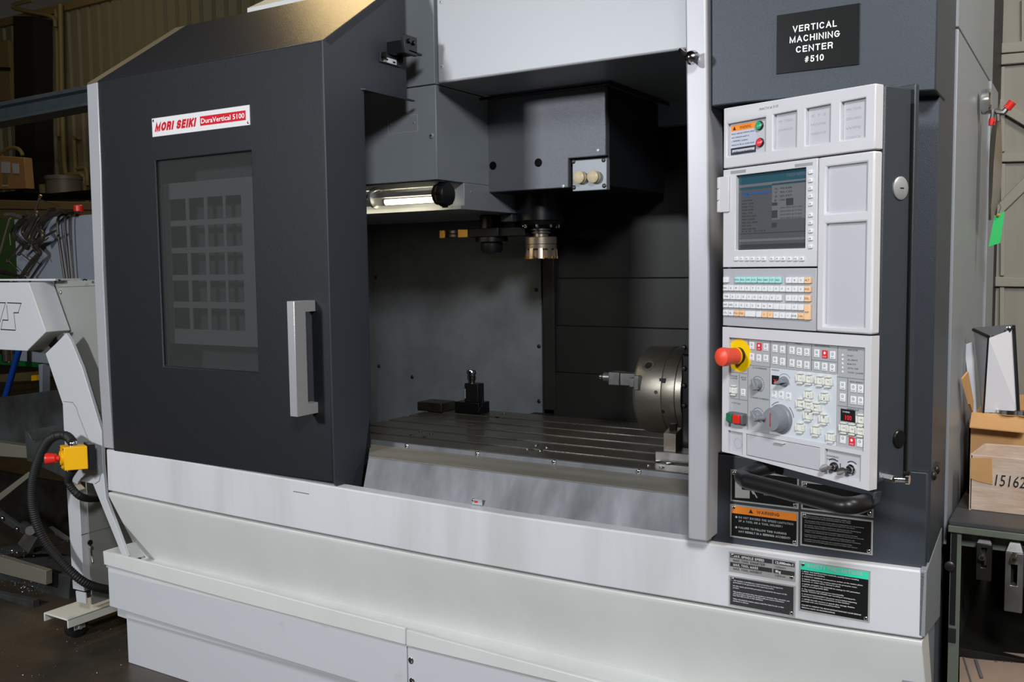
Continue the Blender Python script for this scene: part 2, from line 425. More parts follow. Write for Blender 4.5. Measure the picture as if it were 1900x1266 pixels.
BLKST = mat('blackened_steel', srgb(64, 63, 60), 0.35, 0.6, 0.15, 80, var=1, vscale=7, col2=srgb(44, 40, 36))
STSTEEL = mat('strap_steel', srgb(138, 136, 134), 0.35, 0.7, 0.1, 80, var=1, vscale=9, col2=srgb(96, 94, 92))
CONV = mat('conveyor_white_paint', srgb(196, 198, 200), 0.42, 0, 0.05, 120, var=0.04, vscale=3)
CONVG = mat('conveyor_grey_paint', srgb(138, 139, 134), 0.45, 0, 0.06, 120)
DIRTY = mat('grimy_machine_grey', srgb(74, 78, 78), 0.5, 0.1, 0.3, 60, var=1, vscale=5, col2=srgb(40, 38, 33), thr=(0.35, 0.75))
LGREY = mat('board_blue_grey', srgb(136, 142, 152), 0.5, 0, 0.1, 60, var=0.08, vscale=4)
CLAMPM = mat('clamp_cast_iron', srgb(50, 42, 36), 0.42, 0.5, 0.3, 80, var=1, vscale=12, col2=srgb(84, 78, 68))
SCREWM = mat('clamp_screw_steel', srgb(134, 126, 112), 0.3, 0.9, 0.1, 80)
BLUEP = mat('blue_tube_paint', srgb(24, 66, 150), 0.3)
BEAM = mat('blue_grey_beam_paint', srgb(140, 156, 166), 0.45, 0, 0.1, 60, var=0.2, vscale=4)
CORR = mat('corrugated_wall_paint', srgb(150, 142, 112), 0.5, 0, 0.1, 30)
TANW = mat('tan_shelf_paint', srgb(150, 128, 86), 0.6)
PIPE = mat('tan_pipe_paint', srgb(158, 142, 96), 0.5)
GALV = mat('galvanised_grey', srgb(128, 124, 110), 0.5, 0.2)
FLOORM = mat('oily_concrete', srgb(78, 68, 56), 0.22, 0, 0.25, 18, var=1, vscale=2.2, col2=srgb(42, 37, 31), rvar=0.35, thr=(0.35, 0.7))
CEILM = mat('dark_ceiling', srgb(40, 38, 32), 0.8)
GREENF = mat('green_tag_paper', srgb(44, 188, 96), 0.6)
BRASS = mat('brass', srgb(176, 136, 66), 0.35, 0.8)
BRONZE = mat('tarnished_sheet', srgb(128, 108, 78), 0.35, 0.4, 0.1, 30, var=1, vscale=4, col2=srgb(150, 150, 148))
TITAN = mat('coated_cutter_steel', srgb(186, 170, 152), 0.3, 0.85)
INSERT = mat('gold_insert', srgb(206, 150, 60), 0.3, 0.9)
LAMPE = mat('lamp_tube_glow', (1, 0.93, 0.75, 1), 0.4, emit=(1.0, 0.9, 0.68), estr=5.0)
CHIP = mat('metal_swarf', srgb(190, 190, 186), 0.25, 0.9)
DGREEN = mat('dark_green_paint', srgb(46, 66, 30), 0.5)
CLEAR = mat('clear_plastic', (0.9, 0.9, 0.92, 1), 0.1, trans=0.9, ior=1.3)

def screw(mb, p, n, r=0.006, h=0.003, drive=True):
    """button-head screw: dome in slot 0, drive hole in slot 1"""
    n = Vector(n).normalized(); c = mb.cur
    mb.lathe([(r, 0), (r * .92, h * .5), (r * .6, h * .95), (r * .3, h)], p, n, 12)
    if drive:
        mb.mat(1).cyl(Vector(p) + n * h * .9, Vector(p) + n * (h * 1.12), r * .33, n=6); mb.mat(c)
V = Vector
# ================================================================ setting
def struct(name, mb, m, **k):
    return mb.build(name, m, None, kind='structure', smooth=False, **k)
struct('floor', MB().box(-18, 4, -6, 7.2, -0.2, 0.0), FLOORM)
struct('ceiling', MB().box(-18, 4, -6, 7.2, 6.2, 6.3), CEILM)
# far corrugated back wall: every rib its own fold of the sheet
mb = MB(); pts = []; x = -17.8
while x < -0.9:
    pts += [(x, 7.10), (x + 0.03, 7.04), (x + 0.19, 7.04), (x + 0.22, 7.10)]; x += 0.245
prof = [V((a, b, 0)) for a, b in pts] + [V((pts[-1][0], 7.2, 0)), V((pts[0][0], 7.2, 0))]
mb.prism([p for p in prof], (0, 0, 5.35))
wall = struct('wall_back', mb, CORR)
mb = MB().box(-17.8, -0.9, 6.98, 7.1, 5.35, 5.47)
struct('trim_1', mb, TANW)
struct('wall_left', MB().box(-18.1, -17.9, -6, 7.2, 0, 6.2), CEILM)
struct('wall_right', MB().box(3.2, 3.35, -6, 7.2, 0, 6.2), WOODW)
# painted wood partition on the right, with its battens
fr = yframe(2.05)
mb = MB(); mb.box(-0.95, 3.2, 2.05, 2.12, 0, 6.2)
wr = struct('wall_shed', mb, WOODW)
def batten(tl, tr, br, bl, h=0.022, y=2.05):
    f = yframe(y)
    MB().prism([f.pt(*f.uv(*p, h=0)) for p in (tl, tr, br, bl)], (0, -h, 0)).build('batten', WOODT, wr, bevel=0.003, smooth=False)
batten((1800, 108), (1960, 94), (1960, 113), (1800, 127))
batten((1838, 0), (1858, 0), (1850, 92), (1838, 100), 0.012)
batten((1895, 0), (1930, 0), (1930, 88), (1895, 90), 0.012)
batten((1838, 84), (1960, 72), (1960, 93), (1838, 102))
batten((1800, 288), (1960, 282), (1960, 299), (1800, 303))
batten((1848, 180), (1960, 252), (1960, 270), (1848, 203), 0.03)
batten((1838, 395), (1960, 268), (1960, 300), (1838, 418), 0.03)
batten((1800, 512), (1960, 517), (1960, 533), (1800, 531))
batten((1800, 160), (1826, 158), (1838, 700), (1800, 700), 0.014)
batten((1856, 125), (1865, 124), (1865, 282), (1856, 283), 0.012)
batten((1857, 304), (1866, 304), (1864, 512), (1856, 512), 0.012)
batten((1855, 532), (1864, 532), (1862, 760), (1854, 760), 0.012)

# ================================================================ machining centre
XL, XR, XD = -2.885, -0.265, -1.83
MC = thing('machining_center', (-1.6, 0.8, 0), 'large white and charcoal vertical machining center with its door slid open', 'machine')
F0 = yframe(0.0)
def P0(u, v, y=0.0): return at(u, v, y=y)
# --- white fascia band under the door
top = [(197, 834), (330, 855), (480, 879.5), (690, 915.5), (940, 956), (1250, 1000), (1318, 1008.5), (1500, 1034), (1719, 1061)]
bot = [(1712.5, 1187), (1550, 1163), (1400, 1136.5), (1100, 1086), (800, 1031), (500, 972), (350, 942), (200, 910.5)]
mb = MB().prism([P0(*p) for p in top + bot], (0, 0.045, 0))
mb.build('fascia_panel', FASC, MC, bevel=0.004)
# dark backing seen in the groove below the fascia
MB().box(XL + .01, XR - .01, 0.03, 0.05, 0.615, 0.70).build('groove_backing', SEAM, MC)
MB().prism([P0(*p, y=-0.001) for p in ((544, 892.5), (573, 897.5), (573, 916.5), (544, 911.5))], (0, 0.002, 0)).build('cover_plate', FASC, MC)
MB().prism([P0(*p, y=-0.0005) for p in ((544, 911.5), (573, 916.5), (573, 917.6), (544, 912.6))], (0, 0.001, 0)).build('cover_plate_gap', SEAM, MC)
# --- sloping lower panel: top lip at y=0, leans in to y=.15
tp = [(201, 914), (350, 946), (500, 976.5), (800, 1035.5), (1100, 1090.5), (1400, 1141), (1550, 1167.5), (1711, 1191)]
bt = [(262, 1037), (390, 1069), (530, 1103), (751, 1160), (1100, 1246)]
A = [P0(*p) for p in tp]
Bq = [P0(*p, y=0.15) for p in bt]
Bq += [V((-0.7, 0.15, Bq[-1].z)), V((XR, 0.15, Bq[-1].z))]
def resample(poly, n):
    L_ = [0]
    for a, b in zip(poly, poly[1:]): L_.append(L_[-1] + (b - a).length)
    out = []
    for i in range(n):
        t = L_[-1] * i / (n - 1)
        for k in range(len(poly) - 1):
            if t <= L_[k + 1] + 1e-9:
                f = (t - L_[k]) / max(L_[k + 1] - L_[k], 1e-9); out.append(poly[k].lerp(poly[k + 1], f)); break
    return out
A_, B_ = resample(A, 13), resample(Bq, 13)
mb = MB(); n = 13
lip = [p + V((0, 0.0, -0.012)) for p in A_]
back = [p + V((0, 0.08, 0)) for p in A_]
vs_ = A_ + lip + B_ + [p + V((0, 0.05, 0)) for p in B_] + back
fs = []
for r in range(4):
    for i in range(n - 1):
        fs.append((r * n + i, r * n + i + 1, (r + 1) * n + i + 1, (r + 1) * n + i))
for i in range(n - 1): fs.append((4 * n + i, 4 * n + i + 1, i + 1, i))
fs.append(tuple(r * n for r in range(5))); fs.append(tuple(r * n + n - 1 for r in range(4, -1, -1)))
mb.add(vs_, fs).build('sloping_panel', WHITE, MC, bevel=0.002)
# --- drip tray with its lips, skirt and base
def yp(pts, y): return [P0(*p, y=y) for p in pts]
y_t = -0.02
mb = MB().prism(yp([(190.5, 1023), (260, 1040.5), (430, 1083), (600, 1128), (751, 1166.5), (752.5, 1197.5), (600, 1158.5), (430, 1114), (300, 1078), (193, 1048)], y_t), (0, 0.012, 0))
mb.build('tray_lip', WHITE, MC, bevel=0.002)
p1 = P0(754, 1169.5, y=y_t); p2 = P0(1100, 1263, y=y_t); p3 = P0(753.5, 1198.5, y=y_t); p4 = P0(1031, 1266, y=y_t)
d1 = (p2 - p1).normalized(); d2 = (p4 - p3).normalized()
mb = MB().prism([p1, p2, p1 + d1 * ((XR - p1.x) / d1.x), p3 + d2 * ((XR - p3.x) / d2.x), p3], (0, 0.012, 0))
mb.build('tray_lip', WHITE, MC, bevel=0.002)
zt = P0(190, 1023, y=y_t).z
# tray side wall and inner end wall (left)
xl = P0(190.5, 1023, y=y_t).x
MB().box(xl, xl + .006, y_t + .012, 0.22, zt - .06, zt).build('tray_side', WHITE, MC)
MB().box(xl + .01, XR, y_t + .013, 0.2, zt - .075, zt - .065).build('tray_floor', WHITE, MC)
# skirts (below the lips)
ys = -0.006
def seam_z(x):  # lower edge of the skirt
    a = P0(214, 1128, y=ys); b = P0(600, 1246.5, y=ys)
    return a.z + (b.z - a.z) * (x - a.x) / (b.x - a.x)
xs0 = P0(200, 1055, y=ys).x; xm = P0(755.5, 1220, y=ys).x
MB().prism([V((xs0, ys, zt - .04)), V((xm - .002, ys, zt - .05)), V((xm - .002, ys, seam_z(xm))), V((xs0 - .0, ys, P0(203, 1125, y=ys).z))], (0, 0.03, 0)).build('skirt_panel', SKIRT, MC, bevel=0.0015)
mb = MB().prism([V((xm + .002, ys, zt - .05)), V((XR, ys, zt - .05)), V((XR, ys, seam_z(xm))), V((xm + .002, ys, seam_z(xm)))], (0, 0.03, 0))
mb.build('skirt_panel', SKIRT, MC, bevel=0.0015)
MB().box(XL + .05, XR - .02, ys + .03, .8, .18, zt - .08).build('tray_body', SKIRT, MC)
for p in ((763, 1226), (765, 1264)):
    mb = MB(); screw(mb, P0(*p, y=ys), (0, -1, 0), 0.010, 0.004); mb.build('screw', [CHROME, BLACK], MC)
yb = 0.05
q = yp([(216, 1115), (218, 1143.5), (233, 1148.5), (238, 1222.5)], yb)
zb = 0.0
mb = MB().prism([V((q[0].x, yb, .23)), V((XR - .02, yb, .23)), V((XR - .02, yb, 0)), V((q[3].x, yb, 0)), V((q[3].x, yb, q[2].z)), V((q[1].x, yb, q[1].z))], (0, 0.7, 0))
mb.build('base_panel', SKIRT, MC, bevel=0.002)
for p in ((291, 1189), (278, 1205), (277, 1218), (271, 1227)): 
    pass
# --- right hand body side
def side_poly(pts, x=XR): return [at(*p, x=x) for p in pts]
MB().box(XR - .04, XR - .001, 0.04, 0.262, 0.75, 2.6).build('side_panel_dark', DARKG, MC, bevel=0.001)
pA = at(1775.3, 46, x=XR); pB = at(1832, 153, x=XR)
mb = MB().box(XR - .02, XR + .004, pA.y, pB.y, 0.75, (pA.z + pB.z) / 2 - .002)
mb.build('side_panel_light', GREYP, MC, bevel=0.002)
MB().box(XR - .02, XR + .004, pA.y, pB.y + .1, (pA.z + pB.z) / 2 + .002, 2.6).build('side_panel_light', GREYP, MC, bevel=0.002)
MB().box(XR - .02, XR + .010, pB.y + .004, pB.y + .22, 0.1, (pA.z + pB.z) / 2 - .002).build('side_door_edge', GREYP, MC, bevel=0.002)
MB().box(XR - .05, XR - .012, 0.05, 1.25, 0.06, 0.76).build('side_base_panel', GREYP, MC, bevel=0.002)
MB().prism([V((XR - .012, .0, .765)), V((XR - .012, .22, .80)), V((XR - .012, .22, .60)), V((XR - .012, .0, .63))], (.012, 0, 0)).build('side_gusset', GREYP, MC, bevel=.001)
# --- charcoal front blocks on the right
xcol = at(1318, 600, y=0).x
x0p = at(1324, 900, y=0.03).x
# lower block
zl0 = .772; ztop = at(1722, 877, y=0.02).z
MB().prism(yp([(1320, 1008), (1500, 1033.5), (1718, 1060.5), (1722, 877), (1500, 858), (1322, 842)], 0.02), (0, 0.03, 0)).build('lower_front_panel', DARKG, MC, bevel=0.003)
# sloping shoulder + recessed panel
a = at(1722, 877, y=0.02); b = at(1745, 858, y=0.115)
MB().add([V((x0p, .02, a.z)), a, b, V((x0p, .115, b.z)), V((x0p, .15, a.z - .02)), V((a.x, .15, a.z - .02))], [(0, 1, 2, 3), (1, 5, 2), (0, 3, 4), (4, 5, 1, 0), (3, 2, 5, 4)]).build('panel_shoulder', DARKG, MC)
MB().box(xcol + .01, XR - .002, 0.115, 0.16, b.z - .03, 1.80).build('recessed_panel', DARKG, MC, bevel=0.003)
for p in ((1732, 883), (1738, 872)):
    mb = MB(); screw(mb, at(*p, x=XR + .001), (1, 0, 0), 0.010, 0.006); mb.build('screw', [BLKST, BLACK], MC)
# upper block with the big sign
mb = MB().prism([P0(*p, y=-0.035) for p in ((1320, 197.5), (1385, 190), (1560, 176), (1736.5, 167.5))] + [V((XR, -0.035, 2.6)), V((P0(1317, 0, y=-.035).x, -0.035, 2.6))], (0, 0.14, 0))
mb.build('upper_front_panel', DARKG, MC, bevel=0.003)
# --- silver column between opening and control side
c0 = [P0(*p, y=-.045) for p in ((1271, -60), (1271, 0), (1276.8, 500), (1276, 997), (1279, 1002), (1312, 1006), (1316, 600), (1316, 500), (1309.5, 0), (1309, -60))]
mb = MB().prism(c0, (0, 0.10, 0)); mb.build('front_column', COLM, MC, bevel=0.004)
MB().box(c0[3].x + .01, xcol, .05, .12, .78, 2.6).build('column_back_strip', DARK, MC)
# latch ball on column
mb = MB(); k = P0(1292, 111, y=-.045)
mb.lathe([(.007, 0), (.006, .012), (.012, .016), (.0155, .026), (.012, .036), (.004, .041)], k, (0, -1, 0), 20)
mb.tube([k + V((0, -.03, .0)), k + V((-.014, -.034, .010)), k + V((-.024, -.03, .018))], [.006, .005, .006], 8)
mb.build('column_knob', CHROME, MC)
# --- tiny red marker in the sill
mb = MB(); k = [P0(*p, y=.052) for p in ((884, 936), (896, 938), (896, 946), (884, 944))]
# --- engraved sign and data plates
def plate(fr, tl, tr, br, bl, m_edge, m_face, inset=.0035, name='data_plate', h=0.0, label=None, screws=True, thick=.0012):
    a0, a1, b0, b1 = fr.rect(tl, tr, br, bl, h)
    mb = MB().fbox(fr, a0, a1, b0, b1, h, h + thick)
    mb.mat(1).fbox(fr, a0 + inset, a1 - inset, b0 + inset, b1 - inset, h + thick, h + thick + .0002)
    o = mb.build(name, [m_edge, m_face], PARENT[0], label=label)
    L_ = MB()
    hh = h + thick + .0004
    if screws:
        for sa, sb in ((a0 + .008, b1 - .008), (a1 - .008, b0 + .008)):
            mb = MB(); screw(mb, fr.pt(sa, sb, h + thick), fr.n, .0045, .002); mb.build('screw', [CHROME, BLACK], o)
    return o, (a0, a1, b0, b1), hh
PARENT = [MC]
FU = yframe(-0.035); FL = yframe(0.02)
o, (a0, a1, b0, b1), hh = plate(FU, (1441, 27), (1594, 9), (1595.5, 122), (1442.5, 135.5), PLATEB, PLATEB, .0005, 'sign_plate', screws=False, label='black engraved sign plate with white letters', thick=.003)
mb = MB(); wd = a1 - a0; hd = b1 - b0; ac = (a0 + a1) / 2
for t, w, yy in (('VERTICAL', .535, .70), ('MACHINING', .61, .525), ('CENTER', .45, .348), ('#510', .235, .165)):
    mb.caps(FU, t, ac - .005, b0 + hd * (yy - .03), hh, hd * .108, wd * w, 'c', wt=.165)
mb.build('lettering', INKW, o, smooth=False, kind='stuff')
# left lower: pictogram plate
o, (a0, a1, b0, b1), hh = plate(FL, (1356.6, 869), (1482, 886), (1482.5, 943.5), (1355, 931), PLATES, PLATEB, label='black pictogram plate with a silver rim')
w, hgt = a1 - a0, b1 - b0
mb = MB()
def pf(*pp): return [FL.pt(a0 + w * x, b0 + hgt * y, hh) for x, y in pp]
mb.prism(pf((.07, .92), (.12, .90), (.17, .45), (.17, .40), (.29, .40), (.29, .15), (.07, .12)), (0, .0001, 0))
mb.prism(pf((.14, .53), (.24, .58), (.24, .54), (.14, .49)), (0, .0001, 0))
mb.prism(pf((.30, .50), (.36, .30), (.34, .29), (.29, .46)), (0, .0001, 0))
mb.prism(pf((.37, .50), (.35, .40), (.41, .20), (.39, .19), (.33, .40)), (0, .0001, 0))
mb.text(FL, 'RIGHT', a0 + w * .5, b0 + hgt * .30, hh, .0035)
mb.build('pictogram', PLATES, o, smooth=False)
# right lower: partly hidden plate
o, (a0, a1, b0, b1), hh = plate(FL, (1487, 893), (1621, 906), (1621, 960), (1487, 946), PLATES, PLATEB, label='black note plate behind the pendant handle')
mb = MB(); mb.text(FL, 'Take the', a0 + .013, b0 + .012, hh, .0045); mb.build('lettering', INKLG, o, smooth=False, kind='stuff')
# warning plate
o, (a0, a1, b0, b1), hh = plate(FL, (1355, 936), (1482, 949.5), (1480.7, 1012.5), (1355, 997.5), PLATES, PLATEB, label='warning plate with an orange header')
w, hgt = a1 - a0, b1 - b0
MB().fbox(FL, a0 + .0035, a1 - .0035, b1 - .0035 - hgt * .22, b1 - .0035, hh, hh + .0001).build('orange_header', ORNG, o)
mb = MB(); mb.caps(FL, 'WARNING', a0 + w * .40, b1 - hgt * .20, hh + .0002, hgt * .10, w * .33, wt=.16)
t0, t1 = a0 + w * .28, a0 + w * .345
mb.prism([FL.pt(t0, b1 - hgt * .205, hh + .0002), FL.pt(t1, b1 - hgt * .205, hh + .0002), FL.pt((t0 + t1) / 2, b1 - hgt * .085, hh + .0002)], (0, -.0001, 0))
mb.build('warning_lettering', INK, o, smooth=False)
mb = MB()
for t, ww, yy in (('DO NOT EXCEED THE SPEED LIMITATION', .80, .60), ('OF A TOOL OR A TOOL HOLDER !', .645, .49), ('FAILURE TO FOLLOW THIS WARNING', .705, .29), ('MAY RESULT IN A SERIOUS ACCIDENT!', .755, .175)):
    mb.caps(FL, t, a0 + w * .13, b0 + hgt * yy, hh, hgt * .062, w * ww, wt=.17)
for yy in (.625, .315):
    mb.cyl(FL.pt(a0 + w * .095, b0 + hgt * yy, hh - .0001), FL.pt(a0 + w * .095, b0 + hgt * yy, hh + .0002), .0025, n=12)
mb.build('lettering', INKLG, o, smooth=False, kind='stuff')
# export-control text plate
o, (a0, a1, b0, b1), hh = plate(FL, (1485.7, 950), (1621, 965.5), (1618.7, 1030), (1485, 1012.5), PLATES, PLATEB, label='black plate filled with small white print')
w, hgt = a1 - a0, b1 - b0
mb = MB()
lines = ['EXPORT CONTROL OF THIS PRODUCT APPLIES UNDER LAW', 'KEEP THIS NOTICE WITH THE MACHINE AT ALL TIMES',
 'The exportation of this product may be subject to an authorization from the government', 'of the exporting country. Contact the government agency for authorization.',
 'Die Ausfuhr dieses Produkts bedarf unter Umstaenden der Genehmigung', 'Der zustaendigen Behoerde. Bitte die entsprechende Behoerde kontaktieren.',
 "L'exportation de ce produit peut necessiter une autorisation du gouvernement du pays exportateur.", 'Verifier si une autorisation est necessaire aupres du service gouvernemental.',
 "L'esportazione di questo prodotto potrebbe essere soggetta all'autorizzazione del governo dello", 'stato esportatore. Contattare il governo per informazioni necessarie.',
 'La exportacion de este producto puede quedar sujeta a la autorizacion del gobierno del pais', 'Consulte con el servicio gubernamental si necesita autorizacion.']
yy = .90
for i, t in enumerate(lines):
    mb.text(FL, t, a0 + w * .06, b0 + hgt * (yy - .02), hh, hgt * .032, w * (.66 + .16 * ((i * 7) % 5) / 4) if i > 1 else w * .64)
    yy -= .052 if i % 2 == 0 else .085
mb.build('lettering', INKLG, o, smooth=False, kind='stuff')
# spec plate on fascia
o, (a0, a1, b0, b1), hh = plate(F0, (1353, 1023), (1476, 1041), (1475.6, 1078), (1352.7, 1062), PLATES, PLATES, .001, label='silver and black spindle data plate')
w, hgt = a1 - a0, b1 - b0
mb = MB()
for y0 in (.70, .27):
    mb.fbox(F0, a0 + w * .02, a0 + w * .66, b0 + hgt * y0, b0 + hgt * (y0 + .21), hh, hh + .0001)
    mb.fbox(F0, a0 + w * .68, a1 - w * .01, b0 + hgt * y0, b0 + hgt * (y0 + .21), hh, hh + .0001)
mb.build('data_rows', PLATEG, o, smooth=False)
mb = MB()
for t, ww, yy in (('MAX. SPINDLE SPEED', .47, .74), ('MAX. TOOL MASS', .38, .315)):
    mb.caps(F0, t, a0 + w * .07, b0 + hgt * yy, hh + .0003, hgt * .12, w * ww, wt=.17)
for t, ww, yy in (('12,000min-1', .26, .745), ('8kg', .08, .32)):
    mb.text(F0, t, a0 + w * .71, b0 + hgt * yy, hh + .0003, hgt * .12, w * ww, bold=.02)
mb.build('white_lettering', INKW, o, smooth=False, kind='stuff')
mb = MB()
for t, ww, yy in (('MAX. TOOL DIAMETER', .48, .535), ('MAX. TOOL MOMENT', .44, .115)):
    mb.caps(F0, t, a0 + w * .07, b0 + hgt * yy, hh + .0003, hgt * .115, w * ww, wt=.15)
for t, ww, yy in (('125mm', .15, .54), ('12N-m', .145, .12)):
    mb.text(F0, t, a0 + w * .71, b0 + hgt * yy, hh + .0003, hgt * .11, w * ww)
mb.build('black_lettering', INK, o, smooth=False, kind='stuff')
# restricted product plate
o, (a0, a1, b0, b1), hh = plate(F0, (1352.7, 1068), (1476, 1086.5), (1475, 1144.7), (1351.9, 1124.5), PLATES, PLATEG, label='charcoal notice plate with white print')
w, hgt = a1 - a0, b1 - b0
mb = MB()
for t, ww, yy in (('This machine is classified as a restricted product by the Japanese', .75, .84), ('government or the government of the exporting country.', .62, .775), ('For this reason, government permission is required for the export of this', .81, .665), ('product.', .09, .60),
                  ('This product can detect when the machine is relocated. After relocation, you', .85, .47), ('will not be able to operate this product until you receive confirmation', .77, .41), ('from Mori Seiki Co.,Ltd. or their distributor.', .46, .35),
                  ('When relocating this machine, please notify Mori Seiki Co.,Ltd. or their', .77, .235), ('distributor in advance.', .24, .17)):
    mb.text(F0, t, a0 + w * .07, b0 + hgt * yy, hh, hgt * .038, w * ww, bold=.01)
mb.build('lettering', INKW, o, smooth=False, kind='stuff')
# safety precautions plate
o, (a0, a1, b0, b1), hh = plate(F0, (1483.5, 1041), (1616, 1058.8), (1612.5, 1154.8), (1481.5, 1133.7), PLATES, PLATEB, label='safety precautions plate with a mint header')
w, hgt = a1 - a0, b1 - b0
MB().fbox(F0, a0 + .003, a1 - .003, b1 - .003 - hgt * .145, b1 - .003, hh, hh + .0001).build('mint_header', MINT, o)
mb = MB().caps(F0, 'SAFETY PRECAUTIONS', a0 + w * .12, b1 - hgt * .115, hh + .0003, hgt * .07, w * .78, wt=.2)
mb.build('header_lettering', INKLG, o, smooth=False)
mb = MB()
for t, ww, yy in (('1. READ THE INSTRUCTION MANUAL carefully before installing', .80, .785), ('   or operating the machine.', .33, .745), ('2. STRICTLY OBSERVE all instructions written on the caution plates.', .86, .69),
                  ('3. NEVER OPERATE the machine without the protective cover,', .78, .635), ('   interlock, or other safety devices in place.', .55, .595), ('4. NEVER ATTEMPT TO CHANGE the settings for NC parameters', .82, .535), ('   without consulting MORI SEIKI.', .38, .495),
                  ('5. The machine starts and moves automatically.', .60, .435), ('   NEVER TOUCH OR STAND near revolving or moving parts.', .76, .395), ('6. ALWAYS DISCONNECT the power source before inspecting,', .78, .335), ('   repairing or performing maintenance to the machine.', .68, .295),
                  ('7. NEVER RE-USE windows or guards after damage. Replace', .75, .235), ('   promptly with only recommended products.', .55, .195), ('FAILURE TO OBSERVE THE ABOVE INSTRUCTIONS MAY CAUSE SERIOUS', .84, .115), ('PERSONAL INJURY OR MACHINE DAMAGE.', .48, .065)):
    mb.text(F0, t, a0 + w * .045, b0 + hgt * yy, hh, hgt * .024, w * ww, bold=.01)
mb.build('lettering', INKW, o, smooth=False, kind='stuff')

# ---------------------------------------------------------------- opening sill (stainless)
def row(vals, y=None, z=None): return [at(u, v, y=y, z=z) for u, v in vals]
yS = 0.045
lo_ = [V((-1.95, yS, .745)), V((-.76, yS, .745))]
hi_l = at(682, 849, y=0.075); hi_r = at(1275, 917.5, y=0.075)
zz = (hi_l.z + hi_r.z) / 2
xs_ = (-1.95, -.74)
xf0, xf1, xf2 = at(671, 912, y=.035).x, at(683.5, 848, y=.075).x, at(687, 838, y=.20).x
XE = xs_[1]
z2 = sum(at(u, v, y=.20).z for u, v in ((690, 824), (900, 846.5), (1090, 871), (1270, 890))) / 4
z3 = sum(at(u, v, y=.20).z for u, v in ((690, 819), (900, 838), (1090, 860.7), (1270, 879.6))) / 4
zz = sum(at(u, v, y=.075).z for u, v in ((690, 847.6), (900, 872.5), (1090, 898.6), (1270, 918))) / 4
mb = MB().add([V((xf0, .035, .74)), V((XE, .035, .74)), V((XE, .075, zz)), V((xf1, .075, zz)), V((xf0, .12, .74)), V((XE, .12, .74))],
              [(0, 1, 2, 3), (3, 2, 5, 4), (0, 4, 5, 1), (0, 3, 4), (1, 5, 2)])
mb.build('sill_front_sheet', STEEL, MC, bevel=.003)
mb = MB().loft([V((xf1, .076, zz)), V((xf2, .20, z2)), V((xf2, .20, z2 - .03)), V((xf1, .076, zz - .03))], [V((XE, .076, zz)), V((XE, .20, z2)), V((XE, .20, z2 - .03)), V((XE, .076, zz - .03))])
mb.build('sill_top_sheet', STEELB, MC)
MB().box(xf2, XE, .198, .21, z2 - .01, z3).build('sill_flange', STEEL, MC, bevel=.002)
for p in ((755, 829), (886, 844.5), (1028, 861), (1185, 877.5)):
    q = at(*p, y=.198); mb = MB(); screw(mb, V((q.x, .198, (z2 + z3) / 2)), (0, -1, 0), .0085, .004); mb.build('screw', [CHROME, BLACK], MC)
mb = MB().mat(0).fbox(yframe(.0385), at(877, 938, y=.04).x, at(896, 941, y=.04).x, .757, .772, 0, .002)
mb.mat(1).fbox(yframe(.0385), at(882, 938, y=.04).x, at(888, 941, y=.04).x, .762, .767, .002, .0025)
mb.build('sill_tab', [ALU, REDM], MC)
q = at(880, 938, y=.04); mb = MB(); screw(mb, V((q.x, .036, .767)), (0, -1, 0), .005, .003); mb.build('screw', [CHROME, BLACK], MC)

# ---------------------------------------------------------------- work zone
ZT = 0.80
# inner left sheet wall
YB = 1.36
x_r = at(1005, 620, y=YB).x
mb = MB().box(-2.82, x_r, YB, YB + .02, .55, 2.3); lw = mb.build('inner_sheet_wall', INNER, MC, bevel=.002)
for p in ((703, 680), (765, 700), (995, 538), (1000, 643), (1000, 745), (697, 515)):
    mb = MB(); screw(mb, at(*p, y=YB), (0, -1, 0), .009, .004); mb.build('bolt', [BLKST, BLACK], lw)
# strip and telescopic cover
ys2 = 1.26
xa = at(1007.5, 650, y=ys2).x; xb = at(1029, 650, y=ys2).x; zb_ = at(1018, 761, y=ys2).z
MB().box(xa, xb, ys2, ys2 + .1, zb_, 2.3).build('cover_edge_strip', TELE, MC, bevel=.003)
cuts = [2.0, at(1100, 516.5, y=1.3).z, at(1100, 606, y=1.3).z, at(1100, 693, y=1.3).z, .76]
for i in range(4):
    MB().box(xb - .01, -.6, 1.30 - i * .012, 1.38, cuts[i + 1], cuts[i] + .0).build('telescopic_cover', TELE, MC, bevel=.003)
MB().box(x_r, -.6, 1.24, 1.3, .62, .79).build('chip_guard', TELE, MC)
MB().box(-2.80, -.7, .12, 1.3, .5, .56).build('pan_floor', TELE, MC)
MB().box(-.745, -.735, .1, 1.4, .5, 2.3).build('inner_right_wall', INNER, MC)
MB().box(-2.82, -2.80, .4, 1.4, .5, 2.2).build('inner_left_end', INNER, MC)
# work table with T-slots
xt0, xt1 = -2.30, -.80; y0, y1 = .47, 1.20
ysl = [at(u, v, z=ZT).y for u, v in ((900, 838 - 0, ), (0, 0))][:1]
slots = [.57, .69, .815, .94, 1.065]
prof = [(y0, ZT - .10), (y0, ZT)]
for s_ in slots:
    prof += [(s_ - .012, ZT), (s_ - .012, ZT - .018), (s_ - .017, ZT - .018), (s_ - .017, ZT - .032), (s_ + .017, ZT - .032), (s_ + .017, ZT - .018), (s_ + .012, ZT - .018), (s_ + .012, ZT)]
prof += [(y1, ZT), (y1, ZT - .10)]
mb = MB(); mb.prism([V((xt0, a, b)) for a, b in prof], (xt1 - xt0, 0, 0))
tb = mb.build('work_table', TABLE, MC, bevel=.0015)
MB().box(xt0 + .05, xt1 - .02, y0 + .06, y1 - .06, .56, ZT - .10).build('table_saddle', BLACKM, MC)
plugs = []
